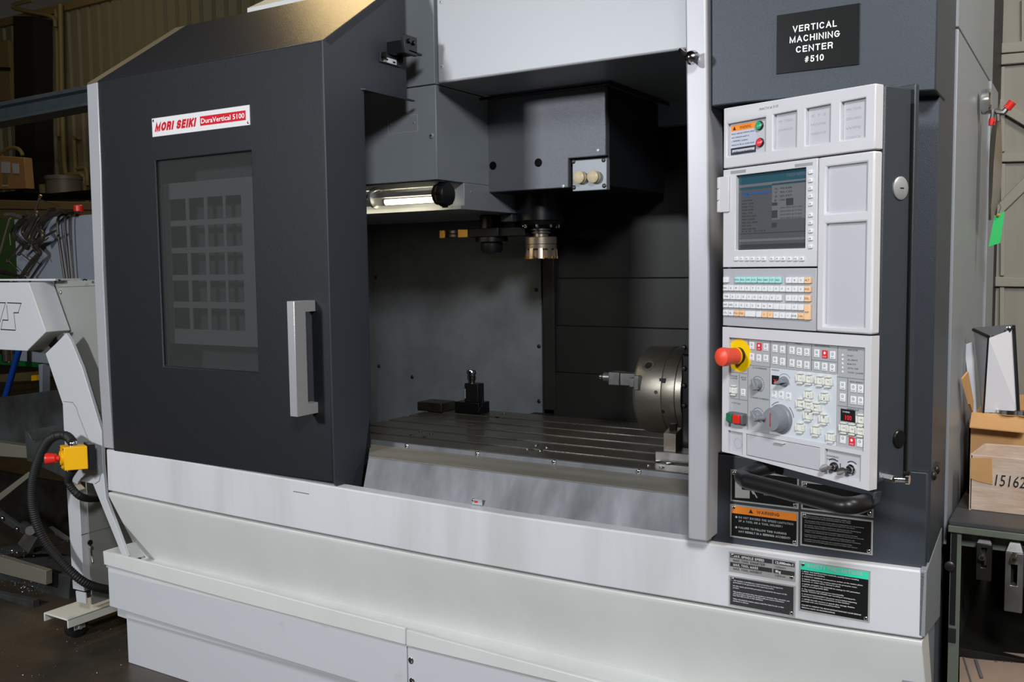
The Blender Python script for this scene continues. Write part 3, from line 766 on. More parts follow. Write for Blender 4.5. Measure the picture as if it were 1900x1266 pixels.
for cx, cy in ((770, 806), (985, 832), (1210, 862), (905, 769)):
    for du, dv in ((-6, 2), (10, -5), (18, 5), (30, -1)):
        p = at(cx + du, cy + dv, z=ZT)
        if y0 + .02 < p.y < y1 - .02: plugs.append(p)
for p in plugs:
    mb = MB().lathe([(.0075, 0), (.0075, .003), (.004, .0035)], p, (0, 0, 1), 10); mb.build('hole_plug', CHROME, tb)
# --- grey box with the work light
yA = .45
cornU = at(808, 157, y=yA); XB = cornU.x
zU = (at(808, 157, y=yA).z); zN = at(808, 333, y=yA).z
pN = at(860, 336, x=XB); pBm = at(863, 388.5, x=XB)
yN = (pN.y + pBm.y) / 2; zBm = pBm.z; yE = at(943, 392, x=XB).y
mb = MB().box(-2.80, XB, yA, yE + .35, zN, zU).build('light_housing_upper', GREYP, MC, bevel=.002)
MB().box(-2.80, XB, yN, yE + .35, zBm, zN - .0005).build('light_housing_lower', GREYP, MC, bevel=.002)
# lamp ledge lining and lip
MB().box(-2.80, XB - .012, yA + .012, yN - .002, zN - .004, zN - .001).build('lamp_ledge', GREYP, MC)
MB().box(-2.80, XB - .0, yN - .02, yN, zBm - .0, zBm + .012).build('lamp_lip', GREYP, MC)
# upper continuation beside the hood
MB().box(at(690, 50, y=yA).x, XB, yA - .003, yE + .35, zU + .003, 2.7).build('upper_side_panel', GREYP, MC, bevel=.002)
# thin seam lines and cover plate on the housing
fA = yframe(yA)
q = fA.rect((720, 219), (775, 212), (775, 243), (720, 250))
mb = MB().plate_holes(fA, q[:2], q[2:], [(q[0] + .001, q[1] - .001, q[2] + .001, q[3] - .001)], 0, .0006)
mb.build('cover_seam', INKLG, MC, smooth=False)
for p in ((724, 231), (768, 228)):
    mb = MB(); screw(mb, at(*p, y=yA), (0, -1, 0), .004, .002); mb.build('screw', [GREYP, BLACK], MC)
mb = MB(); screw(mb, at(801, 252, y=yA), (0, -1, 0), .010, .005); mb.build('screw', [GREYP, BLACK], MC)
for p in ((878, 191), (874, 357)):
    mb = MB(); screw(mb, at(*p, x=XB), (1, 0, 0), .005, .002); mb.build('screw', [GREYP, BLACK], MC)
# work light tube
yc = (yA + yN) / 2 - .005
ca = at(812, 361, y=yc); zc = ca.z; xe = at(838, 361, y=yc).x
mb = MB()
mb.mat(0).cyl((-2.75, yc, zc), (xe - .05, yc, zc), .027, n=24)
mb.build('lamp_tube', mat('lamp_glass', (.9, .9, .88, 1), .15, trans=1.0, ior=1.1), MC)
MB().box(-2.75, xe - .05, yc - .020, yc + .018, zc - .001, zc + .013).build('lamp_reflector', ALU, MC)
mb = MB().cyl((at(716, 370, y=yc).x, yc, zc - .014), (xe - .06, yc, zc - .014), .0085, n=14)
mb.build('lamp_element', LAMPE, MC)
mb = MB().lathe([(.029, 0), (.034, .002), (.034, .020), (.039, .022), (.039, .042), (.036, .047), (.024, .049)], (xe - .058, yc, zc), (1, 0, 0), 24)
for i in range(8):
    a = i * math.pi / 4
    mb.cyl((xe - .036, yc + .039 * math.cos(a), zc + .039 * math.sin(a)), (xe - .018, yc + .039 * math.cos(a), zc + .039 * math.sin(a)), .005, n=8)
mb.build('lamp_end_cap', BLACK, MC)
MB().lathe([(.0345, 0), (.040, .001), (.040, .003), (.0345, .004)], (xe - .040, yc, zc), (1, 0, 0), 24).build('lamp_clamp_ring', BRASS, MC)
xr_ = at(694, 365, y=yc).x
MB().lathe([(.030, 0), (.036, .002), (.036, .012), (.030, .014)], (xr_, yc, zc), (1, 0, 0), 24).build('lamp_collar', ALU, MC)
ld = bpy.data.lights.new('work_light', 'AREA'); ld.shape = 'RECTANGLE'; ld.size = .55; ld.size_y = .05; ld.energy = 1.0; ld.color = (1, .88, .62)
lo2 = bpy.data.objects.new('work_light', ld); COL.objects.link(lo2)
lo2.location = (xe - .40, yc - .02, zc - .034); lo2.rotation_euler = (math.radians(28), 0, 0)

# --- hood above the opening
yH = .42
hl = at(812, 151, y=yH); hr = at(1290, 93, y=yH); zh = (hl.z + hr.z) / 2
mb = MB().box(hl.x, -.70, yH, yH + .02, zh, 2.7); mb.build('hood_front', HOOD, MC, bevel=.006, seg=3)
MB().box(hl.x, -.70, yH + .02, 1.30, zh + .004, zh + .02).build('hood_underside', GREYP, MC)
for p in ((818, 4), (820, 124)):
    mb = MB(); screw(mb, at(*p, y=yH), (0, -1, 0), .006, .002); mb.build('screw', [HOOD, BLACK], MC)
xg0 = at(1206, 200, y=1.18).x; zg = at(1240, 233, y=1.18).z
MB().box(xg0, -.74, 1.18, 1.22, zg, zh + .01).build('rear_upper_panel', GREYP, MC, bevel=.002)
mb = MB(); xq0, xq1 = at(1202, 200, y=1.16).x, at(1213, 200, y=1.16).x
mb.box(xq0, xq1, 1.12, 1.17, zg - .01, zh); mb.build('guide_rail_bracket', STSTEEL, MC, bevel=.002)
for v in (190, 225):
    mb = MB(); screw(mb, at(1208, v, y=1.12), (0, -1, 0), .008, .003); mb.build('bolt', [BLACK, BLACK], MC)
# --- spindle head
yh = .75
hx0, hx1 = -1.812, -1.332; hz0, hz1 = at(893, 358, y=yh).z, zh
fH = yframe(yh)
nx0, nz1 = fH.uv(1054, 291); nz1 = fH.uv(1090, 291)[1]
mb = MB().plate_holes(fH, (hx0, hx1), (hz0, hz1), [(nx0, hx1, hz0, nz1)], -.02, 0)
hd_ = mb.build('spindle_head_cover', HEADM, MC, bevel=.003)
MB().box(hx0 + .002, hx1 - .002, yh + .03, 1.24, hz0 + .001, hz1).build('spindle_head_body', DARK, MC, bevel=.003)
q = fH.uv(1063, 300, h=-.012); q2 = fH.uv(1124, 352, h=-.012)
mb = MB().box(q[0], hx1 - .001, yh + .008, yh + .032, q2[1], nz1 - .008); pl_ = mb.build('plug_plate', GREYP, MC, bevel=.002)
for p in ((1064, 300), (1120, 297), (1065, 348), (1121, 345)):
    mb = MB(); screw(mb, at(*p, y=yh + .008), (0, -1, 0), .0075, .003); mb.build('bolt', [BLKST, BLACK], pl_)
for p in ((1079, 330), (1105, 329)):
    k = at(*p, y=yh + .008)
    MB().lathe([(.019, 0), (.021, .003), (.021, .008), (.0185, .010), (.020, .013), (.020, .022), (.017, .025), (.012, .026), (.008, .028), (.0, .029)], k, (0, -1, 0), 24, close=False).build('cream_plug', CREAM2, pl_)
for p in ((915, 307.5), (999, 302)):
    k = at(*p, y=yh)
    mb = MB().lathe([(.013, 0), (.014, .0015), (.012, .002), (.011, .0005)], k, (0, -1, 0), 20); mb.build('cap_hole', HOLE, hd_)
for p in ((898, 353), (1045, 345.5), (1109, 279)):
    mb = MB(); screw(mb, at(*p, y=yh), (0, -1, 0), .006, .002); mb.build('screw', [ALU, BLACK], hd_)
# head sealing frame under the hood
g0, g1 = hx0 - .012, hx1 + .03
mb = MB().plate_holes(Frame((0, 0, zh), (1, 0, 0), (0, 1, 0)), (g0 - .012, g1 + .012), (yh - .05, 1.25), [(g0, g1, yh - .035, 1.2)], -.008, 0)
mb.build('head_seal_frame', BLACKM, MC, bevel=.002)
# spindle nose
sp = at(1004, 420, y=.97); sx, sy = sp.x, .97
zb0 = at(1004, 411, y=sy).z
A_ = [V((hx0, yh + .02, hz0)), V((hx1, yh + .02, hz0)), V((hx1, 1.2, hz0)), V((hx0, 1.2, hz0))]
MB().box(sx - .135, sx - .085, sy - .06, sy + .1, zb0 - .0, hz0).build('nozzle_block', DARKG, MC, bevel=.004)
MB().cyl((sx, sy, zb0), (sx, sy, hz0 + .02), .088, n=32).build('spindle_nose', BLACKM, MC, bevel=.002)
mb = MB().lathe([(.04, -.02), (.078, -.012), (.082, 0)], (sx, sy, zb0), (0, 0, 1), 32)
for i in range(8):
    a = i * math.pi / 4 + .3
    mb.mat(1).cyl((sx + .064 * math.cos(a), sy + .064 * math.sin(a), zb0 - .012), (sx + .064 * math.cos(a), sy + .064 * math.sin(a), zb0 - .024), .006, n=10)
mb.build('nose_ring', [BLACKM, CHROME], MC)
# --- tool changer arm
zar = at(912, 432, y=sy).z; xq = at(912, 432, y=sy).x
h2 = .5 * (at(912, 424, y=sy).z - at(912, 440, y=sy).z)
xL_ = at(826, 432, y=sy).x
mb = MB().prism([V((at(877, 432, y=sy).x, sy - .03, zar - h2)), V((at(877, 432, y=sy).x, sy - .03, zar + h2)), V((sx - .05, sy - .03, zar + h2)), V((sx - .05, sy - .03, zar - h2))], (0, .06, 0))
mb.box(xq - .07, xq + .06, sy - .05, sy + .05, zar - h2 * 1.05, zar + h2 * 1.05)
mb.build('tool_changer_arm', ARMM, MC, bevel=.003)
zs1 = at(912, 393, y=sy).z
MB().box(xq - .065, xq + .09, sy + .02, sy + .1, zar + h2, zs1).build('changer_bracket', ARMM, MC)
mb = MB().lathe([(.030, 0), (.030, .045), (.024, .05), (.030, .056), (.022, .07), (.016, .09)], (xq, sy - .02, zar + h2), (0, 0, 1), 24)
mb.build('changer_shaft', BLKST, MC)
mb = MB().lathe([(.045, 0), (.060, .004), (.060, .020), (.050, .022)], (xq, sy, zar - h2 - .022), (0, 0, 1), 32); mb.build('changer_flange', BLACKM, MC)
z5 = at(912, 473, y=sy).z
mb = MB().lathe([(.0, 0), (.022, .001), (.036, .008), (.041, .022), (.041, zar - h2 - .02 - z5)], (xq, sy, z5), (0, 0, 1), 32, close=False)
mb.build('changer_cup', BLACK, MC)
MB().box(at(822, 432, y=sy).x, at(833, 432, y=sy).x, sy - .025, sy + .0, zar - h2, zar + h2).build('gripper_tip', BRASS, MC, bevel=.002)
mb = MB().lathe([(.022, 0), (.026, .004), (.026, .014), (.022, .016), (.026, .018), (.026, .028), (.022, .032)], (at(845, 432, y=sy).x, sy, zar - .016), (0, 0, 1), 20); mb.build('gripper_roller', STSTEEL, MC)
MB().box(at(857, 432, y=sy).x, at(876, 432, y=sy).x, sy - .028, sy + .0, zar - h2, zar + h2).build('gripper_jaw', BRASS, MC, bevel=.002)

# ---------------------------------------------------------------- sliding door
dy = 0.0
zD0 = at(480, 876, y=dy).z
fD = yframe(dy)
xdl = at(209, 833, y=dy).x; xdL = XL + .055
zBv = 2.012
sq = [fD.uv(288.5, 296), fD.uv(467, 281), fD.uv(478, 690), fD.uv(303, 681)]
wa0 = (sq[0][0] + sq[3][0]) / 2; wa1 = (sq[1][0] + sq[2][0]) / 2; wb1 = (sq[0][1] + sq[1][1]) / 2; wb0 = (sq[2][1] + sq[3][1]) / 2
mb = MB().plate_holes(fD, (xdL, XD - .0065), (zD0, zBv), [(wa0, wa1, wb0, wb1)], -.025, 0)
door = mb.build('sliding_door', DARK, MC, bevel=.003)
# bevelled top, rear top, side skin (one folded sheet each)
yR = .372; zR = 2.269
MB().prism([V((xdL - .0, 0, zBv)), V((xdL, yR, zR)), V((xdL, yR, zR - .03)), V((xdL, .03, zBv - .012))], (XD - xdL, 0, 0)).build('door_bevel_top', BEV, door, bevel=.003)
MB().prism([V((XL, 0, zBv - .002)), V((XL, yR, zR)), V((XL, yR, zR - .03)), V((XL, .03, zBv - .02))], (xdL - XL, 0, 0)).build('post_bevel_top', mat('post_top_dull', srgb(120, 108, 86), .5), door)
side = [(603, 76), (612, 740), (626, 905), (671, 905), (689.5, 762), (684, 400), (668, 166), (753, 181), (753, 60)]
S = [at(*p, x=XD) for p in side]
yn = (S[6].y + S[4].y) / 2 + .005
poly = [V((XD, .0, zBv)), V((XD, .0, zD0 + .0)), V((XD, .02, .74)), V((XD, S[3].y, .74)), V((XD, yn, S[4].z)), V((XD, yn, S[6].z)), V((XD, yR, S[6].z)), V((XD, yR, zR))]
MB().prism(poly, (-.006, 0, 0)).build('door_side', DARKG, door, bevel=.001)
MB().box(XD - .02, XD, yn - .0, yn + .003, S[4].z, S[6].z).build('door_edge_flange', DARKG, door)
MB().box(XD - .16, XD - .004, yn - .03, yn, .80, S[6].z).build('door_edge_return', DARK, door)
MB().prism([V((XD - .004, yn - .015, S[6].z)), V((XD - .004, yR + .03, S[6].z)), V((XD + .008, yR + .03, S[6].z)), V((XD + .008, yn + .0, S[6].z))], (0, 0, .004)).build('door_notch_flange', DARKG, door)
MB().box(XL + .06, XD - .01, yn - .03, yn - .02, .80, 1.9).build('door_inner_sheet', DARK, door) if False else None
# silver post on the door's left
mb = MB().prism([P0(*p, y=-.004) for p in ((161, 157), (180, 152.5), (187, 320), (190.5, 500), (199, 680), (209.5, 833), (193, 831), (183.5, 700), (175, 520), (167, 320))], (0, .05, 0))
mb.build('silver_post', COLM, MC, bevel=.002)
# door window: glass, then a grid plate behind it
MB().fbox(fD, wa0 - .002, wa1 + .002, wb0 - .002, wb1 + .002, -.016, -.010).build('window_pane', GLASS, door)
fG = yframe(.045)
cols = [(315, 345), (351, 379), (385, 414), (419, 448)]
rows = [(366, 407), (417.5, 458.5), (469, 510), (520.5, 560.5), (572, 612)]
hl_ = []
for c0_, c1_ in cols:
    for r0, r1 in rows:
        sh = (r0 - 366) * .032
        a = fG.uv(c0_ + sh, (r0 + r1) / 2)[0]; b = fG.uv(c1_ + sh, (r0 + r1) / 2)[0]
        hl_.append((a, b))
ca_ = [(sum(hl_[i * 5 + k][0] for k in range(5)) / 5, sum(hl_[i * 5 + k][1] for k in range(5)) / 5) for i in range(4)]
rb_ = [(fG.uv(380, r1)[1], fG.uv(380, r0)[1]) for r0, r1 in rows]
holes = [(a, b, c, d) for a, b in ca_ for c, d in rb_]
mb = MB().plate_holes(fG, (wa0 - .03, wa1 + .06), (fG.uv(380, 640)[1], fG.uv(380, 335)[1]), holes, -.004, 0)
mb.build('window_guard_plate', GUARD, door)
MB().box(xdL, XD - .02, .145, .150, .80, 2.0).build('door_rear_sheet', DARK, door)
# nameplate
o_ = PARENT[0]; PARENT[0] = door
o, (a0, a1, b0, b1), hh = plate(fD, (283, 220.5), (464, 194), (465, 231.5), (283.5, 255.5), ALU, mat('nameplate_satin', srgb(222, 220, 220), .4), .001, 'nameplate', screws=True, label='satin nameplate with red lettering', thick=.002)
PARENT[0] = o_
w, hgt = a1 - a0, b1 - b0
r0_ = fD.uv(372.5, 225)[0]; r1_ = fD.uv(457, 214)[0]
MB().fbox(fD, r0_, r1_, b0 + hgt * .27, b0 + hgt * .75, hh, hh + .0003).build('red_block', REDM, o)
l0 = fD.uv(288, 235)[0]; l1 = fD.uv(368, 230)[0]
MB().caps(fD, 'MORI SEIKI', l0, b0 + hgt * .27, hh + .0002, hgt * .46, (l1 - l0) * .94, wt=.27, shear=.30, gap=.13).build('red_lettering', REDM, o, smooth=False)
MB().text(fD, 'DuraVertical 5100', r0_ + (r1_ - r0_) * .025, b0 + hgt * .385, hh + .0006, hgt * .26, (r1_ - r0_) * .95, bold=.012).build('white_lettering', INKW, o, smooth=False)
# door pull handle (bar on two stubs)
hy = -.085
pT = at(531, 559, y=hy); pBt = at(539, 773, y=hy)
hw = at(545, 620, y=hy).x - at(531.5, 620, y=hy).x
hx = (pT.x + pBt.x) / 2
hz1_, hz0_ = pT.z, pBt.z
mb = MB().prism([V((hx, hy, hz1_)), V((hx, 0, hz1_)), V((hx, 0, hz1_ - .032)), V((hx, hy + .045, hz1_ - .032)), V((hx, hy + .045, hz0_ + .032)), V((hx, 0, hz0_ + .032)), V((hx, 0, hz0_)), V((hx, hy, hz0_))], (hw, 0, 0))
mb.build('door_handle', ALU, door, bevel=.0015)
# latch and level on the door side
fS = Frame((XD, 0, 0), (0, 1, 0))
def sp_(u, v, h=0): return at(u, v, x=XD + h)
l_ = MB(); p = sp_(703, 108); p2_ = sp_(742, 122)
l_.box(XD, XD + .006, p.y, p2_.y, p2_.z - .006, sp_(703, 98).z); l_.build('latch_plate', DARKG, door, bevel=.001)
p = sp_(711, 110, .006); p2_ = sp_(735, 119, .006)
mb = MB().mat(0).box(XD + .006, XD + .008, p.y, p2_.y, p2_.z - .003, p.z + .008)
mb.mat(1).box(XD + .008, XD + .0085, p.y + .008, p.y + .02, p2_.z + .003, p2_.z + .008).box(XD + .008, XD + .0085, p2_.y - .018, p2_.y - .006, p2_.z, p2_.z + .005)
mb.build('level_gauge', [INKW, INK], door)
for u, v in ((709, 104), (741, 113)):
    mb = MB(); c = sp_(u, v, .006)
    mb.cyl(c, c + V((.012, 0, 0)), .007, n=10); mb.box(c.x, c.x + .016, c.y - .002, c.y + .002, c.z - .011, c.z + .011)
    mb.build('thumb_screw', BLACK, door)
c = sp_(722, 92, 0)
mb = MB().box(XD, XD + .06, c.y - .01, c.y + .045, c.z - .018, c.z + .02)
mb.box(XD + .055, XD + .068, c.y - .012, c.y + .05, c.z - .02, c.z + .035)
mb.cyl((XD + .06, c.y + .01, c.z + .018), (XD + .075, c.y + .01, c.z + .018), .007, n=10)
mb.cyl((XD + .06, c.y + .032, c.z + .016), (XD + .075, c.y + .032, c.z + .016), .007, n=10)
mb.prism([V((XD + .055, c.y + .01, c.z - .012)), V((XD + .068, c.y + .01, c.z - .012)), V((XD + .068, c.y + .075, c.z - .014)), V((XD + .055, c.y + .075, c.z - .014))], (0, 0, .006))
mb.build('door_latch', BLACKM, door, bevel=.001)
# machine body behind everything (closes the box)
MB().box(XL + .03, XR - .05, 1.42, 2.1, .05, 2.35).build('rear_body', DARK, MC)
MB().box(XL, XL + .03, .4, 2.1, .2, 2.15).build('left_side_panel', GREYP, MC)
MB().box(XL + .04, xl + .3, .16, .2, .2, .5).build('left_lower_fill', WHITE, MC) if False else None
q0 = at(460, 15, y=.452); xe0 = q0.x; CRM = mat('cream_enclosure', srgb(206, 200, 184), .5)
MB().box(xe0, at(690, 50, y=yA).x, .447, 1.3, 2.15, q0.z).build('top_enclosure', WHITE, MC, bevel=.003)
MB().prism([V((xe0, .45, q0.z)), V((xe0, 1.2, q0.z + .42)), V((xe0, 1.2, q0.z))], (at(690, 50, y=yA).x - xe0, 0, 0)).build('enclosure_roof', CRM, MC, bevel=.003)
# ================================================================ control pendant
TH = math.radians(26)
PO = at(1341, 520, y=-.17)
FP = Frame(PO, (math.cos(TH), -math.sin(TH), 0))
def A(u, v, h=0): return FP.uv(u, v, h)[0]
def B(u, v, h=0): return FP.uv(u, v, h)[1]
PD = thing('control_pendant', FP.pt(.19, -.36, -.06), 'white-faced control pendant in a charcoal housing with screen and keys', 'control panel')
a0, a1 = 0.0, A(1619, 500)
b1 = (B(1340, 202) + B(1637, 152)) / 2; b0l = B(1342, 838); b0r = B(1615, 912)
def R2(u0, v0, u1, v1, h=0):
    return FP.box2(u0, v0, u1, v1, h)
# charcoal housing (deep box behind the face)
hb = b1 - .001; lb = (b0l + b0r) / 2
FPd = .094
mb = MB().fbox(FP, a0 - .010, a1 + .002, lb + .004, hb - .004, -FPd, -.022)
mb.build('pendant_housing', DARKG, PD, bevel=.003)
MB().fbox(FP, a0 - .014, a1 + .006, lb + .012, hb + .004, -FPd - .016, -FPd - .004).build('housing_rear_flange', DARKG, PD, bevel=.002)
MB().fbox(FP, a0 - .02, a1 + .006, lb + .0, hb - .03, -FPd - .003, -FPd + .001).build('housing_gap', BLACK, PD)
MB().fbox(FP, .03, .13, -.05, .22, -.30, -FPd - .016).build('swing_bracket', DARK, PD, bevel=.003)
FQ = Frame(FP.pt(a1 + .002, 0, 0), -FP.n)      # the housing's right side: a runs away from the viewer
def sidept(u, v): return FQ.uv(u, v)
for (u, v), r, m_, dr in (((1670, 349.5), .020, GREYP, 0), ((1667, 814.5), .016, BLACKM, 0)):
    a_, b_ = sidept(u, v)
    mb = MB().lathe([(r, 0), (r, .002), (r * .9, .0035), (.0, .004)], FQ.pt(a_, b_), FQ.n, 28, close=False)
    mb.mat(1).fbox(FQ, a_ - .005, a_ + .005, b_ - .001, b_ + .001, .0038, .0044)
    mb.build('lock_cover' if dr == 0 and r > .018 else 'hole_plug', [ALU if r > .018 else m_, BLACK], PD)
a_, b_ = sidept(1681, 878); mb = MB(); screw(mb, FQ.pt(a_, b_), FQ.n, .008, .005); mb.build('bolt', [BLKST, BLACK], PD)
a_, b_ = sidept(1645, 886)
mb = MB().cyl(FQ.pt(a_, b_), FQ.pt(a_, b_, .016), .008, n=6).cyl(FQ.pt(a_, b_, .016), FQ.pt(a_ + .012, b_, .030), .005, n=12).cyl(FQ.pt(a_ + .012, b_, .030), FQ.pt(a_ + .014, b_, .035), .008, n=16)
mb.build('side_stud', CHROME, PD)
# face parts: each module a slab with its recesses
def slab(name, A_, B_, holes, m, h0=-.022, h1=0, floor_m=None, depth=.008, bevel=.0032, skew=None):
    mb = MB().plate_holes(FP, A_, B_, holes, h0, h1)
    if skew:
        for p in mb.v:
            if abs(p.z - PO.z - skew[0]) < 1e-5: p.z += skew[1] * ((p - PO).dot(FP.ex) / a1 - .5)
    o = mb.build(name, m, PD, bevel=bevel)
    for q in holes:
        MB().fbox(FP, q[0], q[1], q[2], q[3], -.022, -depth).build('recess_floor', floor_m or PGREY, o)
    return o
g = .0014
br1 = (B(1343, 308) + B(1634, 284)) / 2     # split under the top module
top_h = [R2(1349, 224, 1420, 282), R2(1434, 212, 1477.5, 275), R2(1494, 199, 1540, 266.5), R2(1559, 185, 1605, 258)]
bt_, tt_ = min(q[2] for q in top_h[1:]), max(q[3] for q in top_h[1:])
top_h = [(q[0], q[1], (bt_ if i else bt_ - .0), (tt_ if i else tt_ - .002)) for i, q in enumerate(top_h)]
mtop = slab('top_module', (a0, a1), (br1 + g, b1), top_h, PWHITE, skew=(b1, B(1637, 152) - B(1340, 202)))
# marker-pen notes faintly visible in the top recesses
mb = MB()
for i, ls in enumerate([(), ('M3  TOOL', 'CHANGE'), ('X  Y  Z', 'HOME', 'WARM UP'), ('MIN. COOL', 'CLEAN WAYS', 'WIPE ', 'CHECK')]):
    q = top_h[i]
    for k, t in enumerate(ls):
        mb.text(FP, t, q[0] + .006, q[3] - .016 - k * .016, -.0078, .0045, (q[1] - q[0]) * .62, shear=.1)
mb.build('handwriting', PENCIL, mtop, smooth=False)
MB().text(FP, 'MACH # 510', A(1409, 199), b1 - .013, .0003, .005, A(1444, 195) - A(1409, 199), shear=.1).build('handwriting', INKG, mtop, smooth=False)
# warning label + on/off buttons in the first recess
q = top_h[0]; hl = -.0078
wl = A(1398, 250); 
lab = MB().fbox(FP, q[0] + .002, wl, q[2] + .002, q[3] - .002, -.008, -.0076).build('warning_label', LABELG, mtop, label='grey warning label with orange header')
H_ = q[3] - q[2]; W_ = wl - q[0]
MB().fbox(FP, q[0] + .003, wl - .0005, q[3] - H_ * .235, q[3] - .003, -.0076, -.0074).build('orange_header', ORNG, lab) if False else None
mb = MB().mat(0).fbox(FP, q[0] + .003, wl - .0005, q[3] - H_ * .235, q[3] - .004, -.0076, -.0074)
mb.mat(1).text(FP, 'WARNING', q[0] + W_ * .38, q[3] - H_ * .20, -.0072, H_ * .10, W_ * .44)
mb.prism([FP.pt(q[0] + W_ * .12, q[3] - H_ * .205, -.0072), FP.pt(q[0] + W_ * .24, q[3] - H_ * .205, -.0072), FP.pt(q[0] + W_ * .18, q[3] - H_ * .09, -.0072)], FP.n * .0001)
for k, t in enumerate(('Never operate without safety', 'door interlock switch in', 'a "NORMAL" position.', 'Failure to do so could cause', 'serious injury or death.')):
    mb.text(FP, t, q[0] + W_ * .07, q[3] - H_ * (.335 + .112 * k), -.0072, H_ * .045, W_ * (.86, .66, .62, .86, .70)[k])
mb.mat(2).fbox(FP, q[0] + .003, wl - .0005, q[2] + .003, q[2] + H_ * .26, -.0076, -.0074)
mb.mat(3).fbox(FP, q[0] + .007, wl - .004, q[2] + .008, q[2] + H_ * .20, -.0074, -.0072)
mb.mat(1).text(FP, 'INTERLOCK RELEASED', q[0] + .010, q[2] + H_ * .11, -.0070, .0032, W_ * .72)
mb.build('label_print', [ORNG, INK, PLATEG, LABELG], mtop, smooth=False)
for (u, v), m_, t in (((1407.5, 233), GREENB, '( ) ON'), ((1408.5, 264.5), REDB, 'O OFF')):
    c = FP.pt(A(u, v, -.004), B(u, v, -.004), -.008)
    mb = MB().mat(1).lathe([(.0088, 0), (.0088, .003), (.0080, .004)], c, FP.n, 28)
    mb.mat(0).lathe([(.0076, .003), (.0076, .0055), (.0068, .0062)], c, FP.n, 28)
    o = mb.build('power_button', [m_, BLACK], mtop)
    MB().text(FP, t, A(u, v, 0), B(u, v, 0) - .0015, -.0012, .0035, .011, 'c').build('lettering', INKW, o, smooth=False)
# right-hand pocket module (beside screen and keyboard)
br2 = (B(1343, 603) + B(1636, 627)) / 2
aM = (A(1515, 400) + A(1515, 580)) / 2
qa = R2(1531, 305, 1606, 394); qb = R2(1531, 413, 1607, 607)
xa_, xb_ = (qa[0] + qb[0]) / 2, (qa[1] + qb[1]) / 2
slab('pocket_module', (aM + g / 2, a1), (br2 + g, br1 - g), [(xa_, xb_, qa[2], qa[3]), (xa_, xb_, qb[2], qb[3])], PWHITE, depth=.007)
# screen module
bs = (B(1345, 496) + B(1514, 498)) / 2
sc = FP.rect((1364, 324), (1494, 312.5), (1495, 463), (1365.5, 462))
mscr = slab('screen_module', (a0, aM - g / 2), (bs + g, br1 - g), [sc], PWHITE, depth=.010, floor_m=BLACK, bevel=.0012)
SCRM = mat('screen_dark_glass', srgb(82, 84, 86), 0.12, spec=.6)
o = MB().fbox(FP, sc[0] + .001, sc[1] - .001, sc[2] + .001, sc[3] - .001, -.010, -.0075).build('display', SCRM, PD, label='monitor display with teal bars and grey tables')
ws, hs_ = sc[1] - sc[0], sc[3] - sc[2]
TEAL = mat('screen_teal', srgb(44, 80, 92), .2); TEALD = mat('screen_dark_block', srgb(62, 64, 66), .2); BLU = mat('screen_blue', srgb(58, 84, 132), .2); SG = mat('screen_grey', srgb(104, 105, 108), .2); SDK = mat('screen_ink', srgb(58, 58, 60), .2)
def sr(mb, i, x0, x1, y0, y1, h=0): mb.mat(i).fbox(FP, sc[0] + ws * x0, sc[0] + ws * x1, sc[3] - hs_ * y1, sc[3] - hs_ * y0, -.0074 + h, -.0073 + h)
mb = MB()
sr(mb, 0, .01, .99, .01, .13); sr(mb, 3, .01, .99, .13, .165); sr(mb, 0, .02, .50, .17, .20); sr(mb, 0, .50, .98, .155, .175)
sr(mb, 2, .05, .12, .23, .25, .0001); sr(mb, 2, .13, .49, .24, .27, .0001); sr(mb, 2, .11, .15, .25, .31, .0001)
sr(mb, 3, .50, .98, .18, .62); sr(mb, 1, .50, .58, .40, .44, .0001); sr(mb, 1, .70, .80, .36, .45, .0001); sr(mb, 1, .50, .58, .50, .60, .0001)
sr(mb, 1, .50, .57, .66, .72, .0001); sr(mb, 3, .02, .98, .86, .89); sr(mb, 1, .02, .98, .93, .985)
sr(mb, 1, .01, .99, .78, .79)
mb.mat(3).text(FP, 'O0024 N00000', sc[0] + ws * .70, sc[3] - hs_ * .085, -.0071, .0058, ws * .28)
mb.mat(4)
rs = random.Random(3)
for k in range(4): mb.text(FP, '%s  %d.%03d' % ('XYZB'[k], rs.randint(1, 20) * 5, rs.randint(0, 999)), sc[0] + ws * .54, sc[3] - hs_ * (.235 + .05 * k), -.0070, .0036, ws * .24)
for k, t in enumerate(('O0024', 'G91 G28', 'M06 T12', 'G54 G90', 'X0. Y0.', 'G43 H12 Z50.', 'M03 S3200', 'G01 Z-2. F400', 'X120.', 'G00 G28 Z0.')):
    mb.text(FP, t, sc[0] + ws * .06, sc[3] - hs_ * (.35 + .042 * k), -.0070, .0026, ws * (.10 + .02 * (len(t) / 2)))
for k in range(4): mb.text(FP, 'G54 G90 G17 G21', sc[0] + ws * .62, sc[3] - hs_ * (.48 + .045 * k), -.0070, .0024, ws * .3)
mb.text(FP, '0. 2. 4.   0.1 22.5', sc[0] + ws * .06, sc[3] - hs_ * .76, -.0070, .0028, ws * .35)
mb.build('display_picture', [TEAL, TEALD, BLU, SG, SDK], o, smooth=False)
MB().fbox(FP, A(1356, 317), A(1384, 315), B(1370, 321.5), B(1370, 316), 0, .0004).build('label_strip', OPDARKG, mscr)
MB().fbox(FP, A(1475, 306), A(1508, 304), B(1490, 308.5), B(1490, 303), 0, .0004).build('label_strip', OPDARKG, mscr)
q = R2(1335, 328, 1354.5, 394)
ho = MB().fbox(FP, q[0], q[1], q[2], q[3], .0, .004).build('card_slot_cover', PWHITE, mscr, bevel=.001)
for k in range(3):
    h_ = (q[3] - q[2]) / 3
    MB().fbox(FP, q[0] - .002, q[0] + .004, q[2] + h_ * k + .0008, q[2] + h_ * (k + 1) - .0008, -.004, .005).build('hinge', PWHITE, mscr, bevel=.0008)
legend = MB()
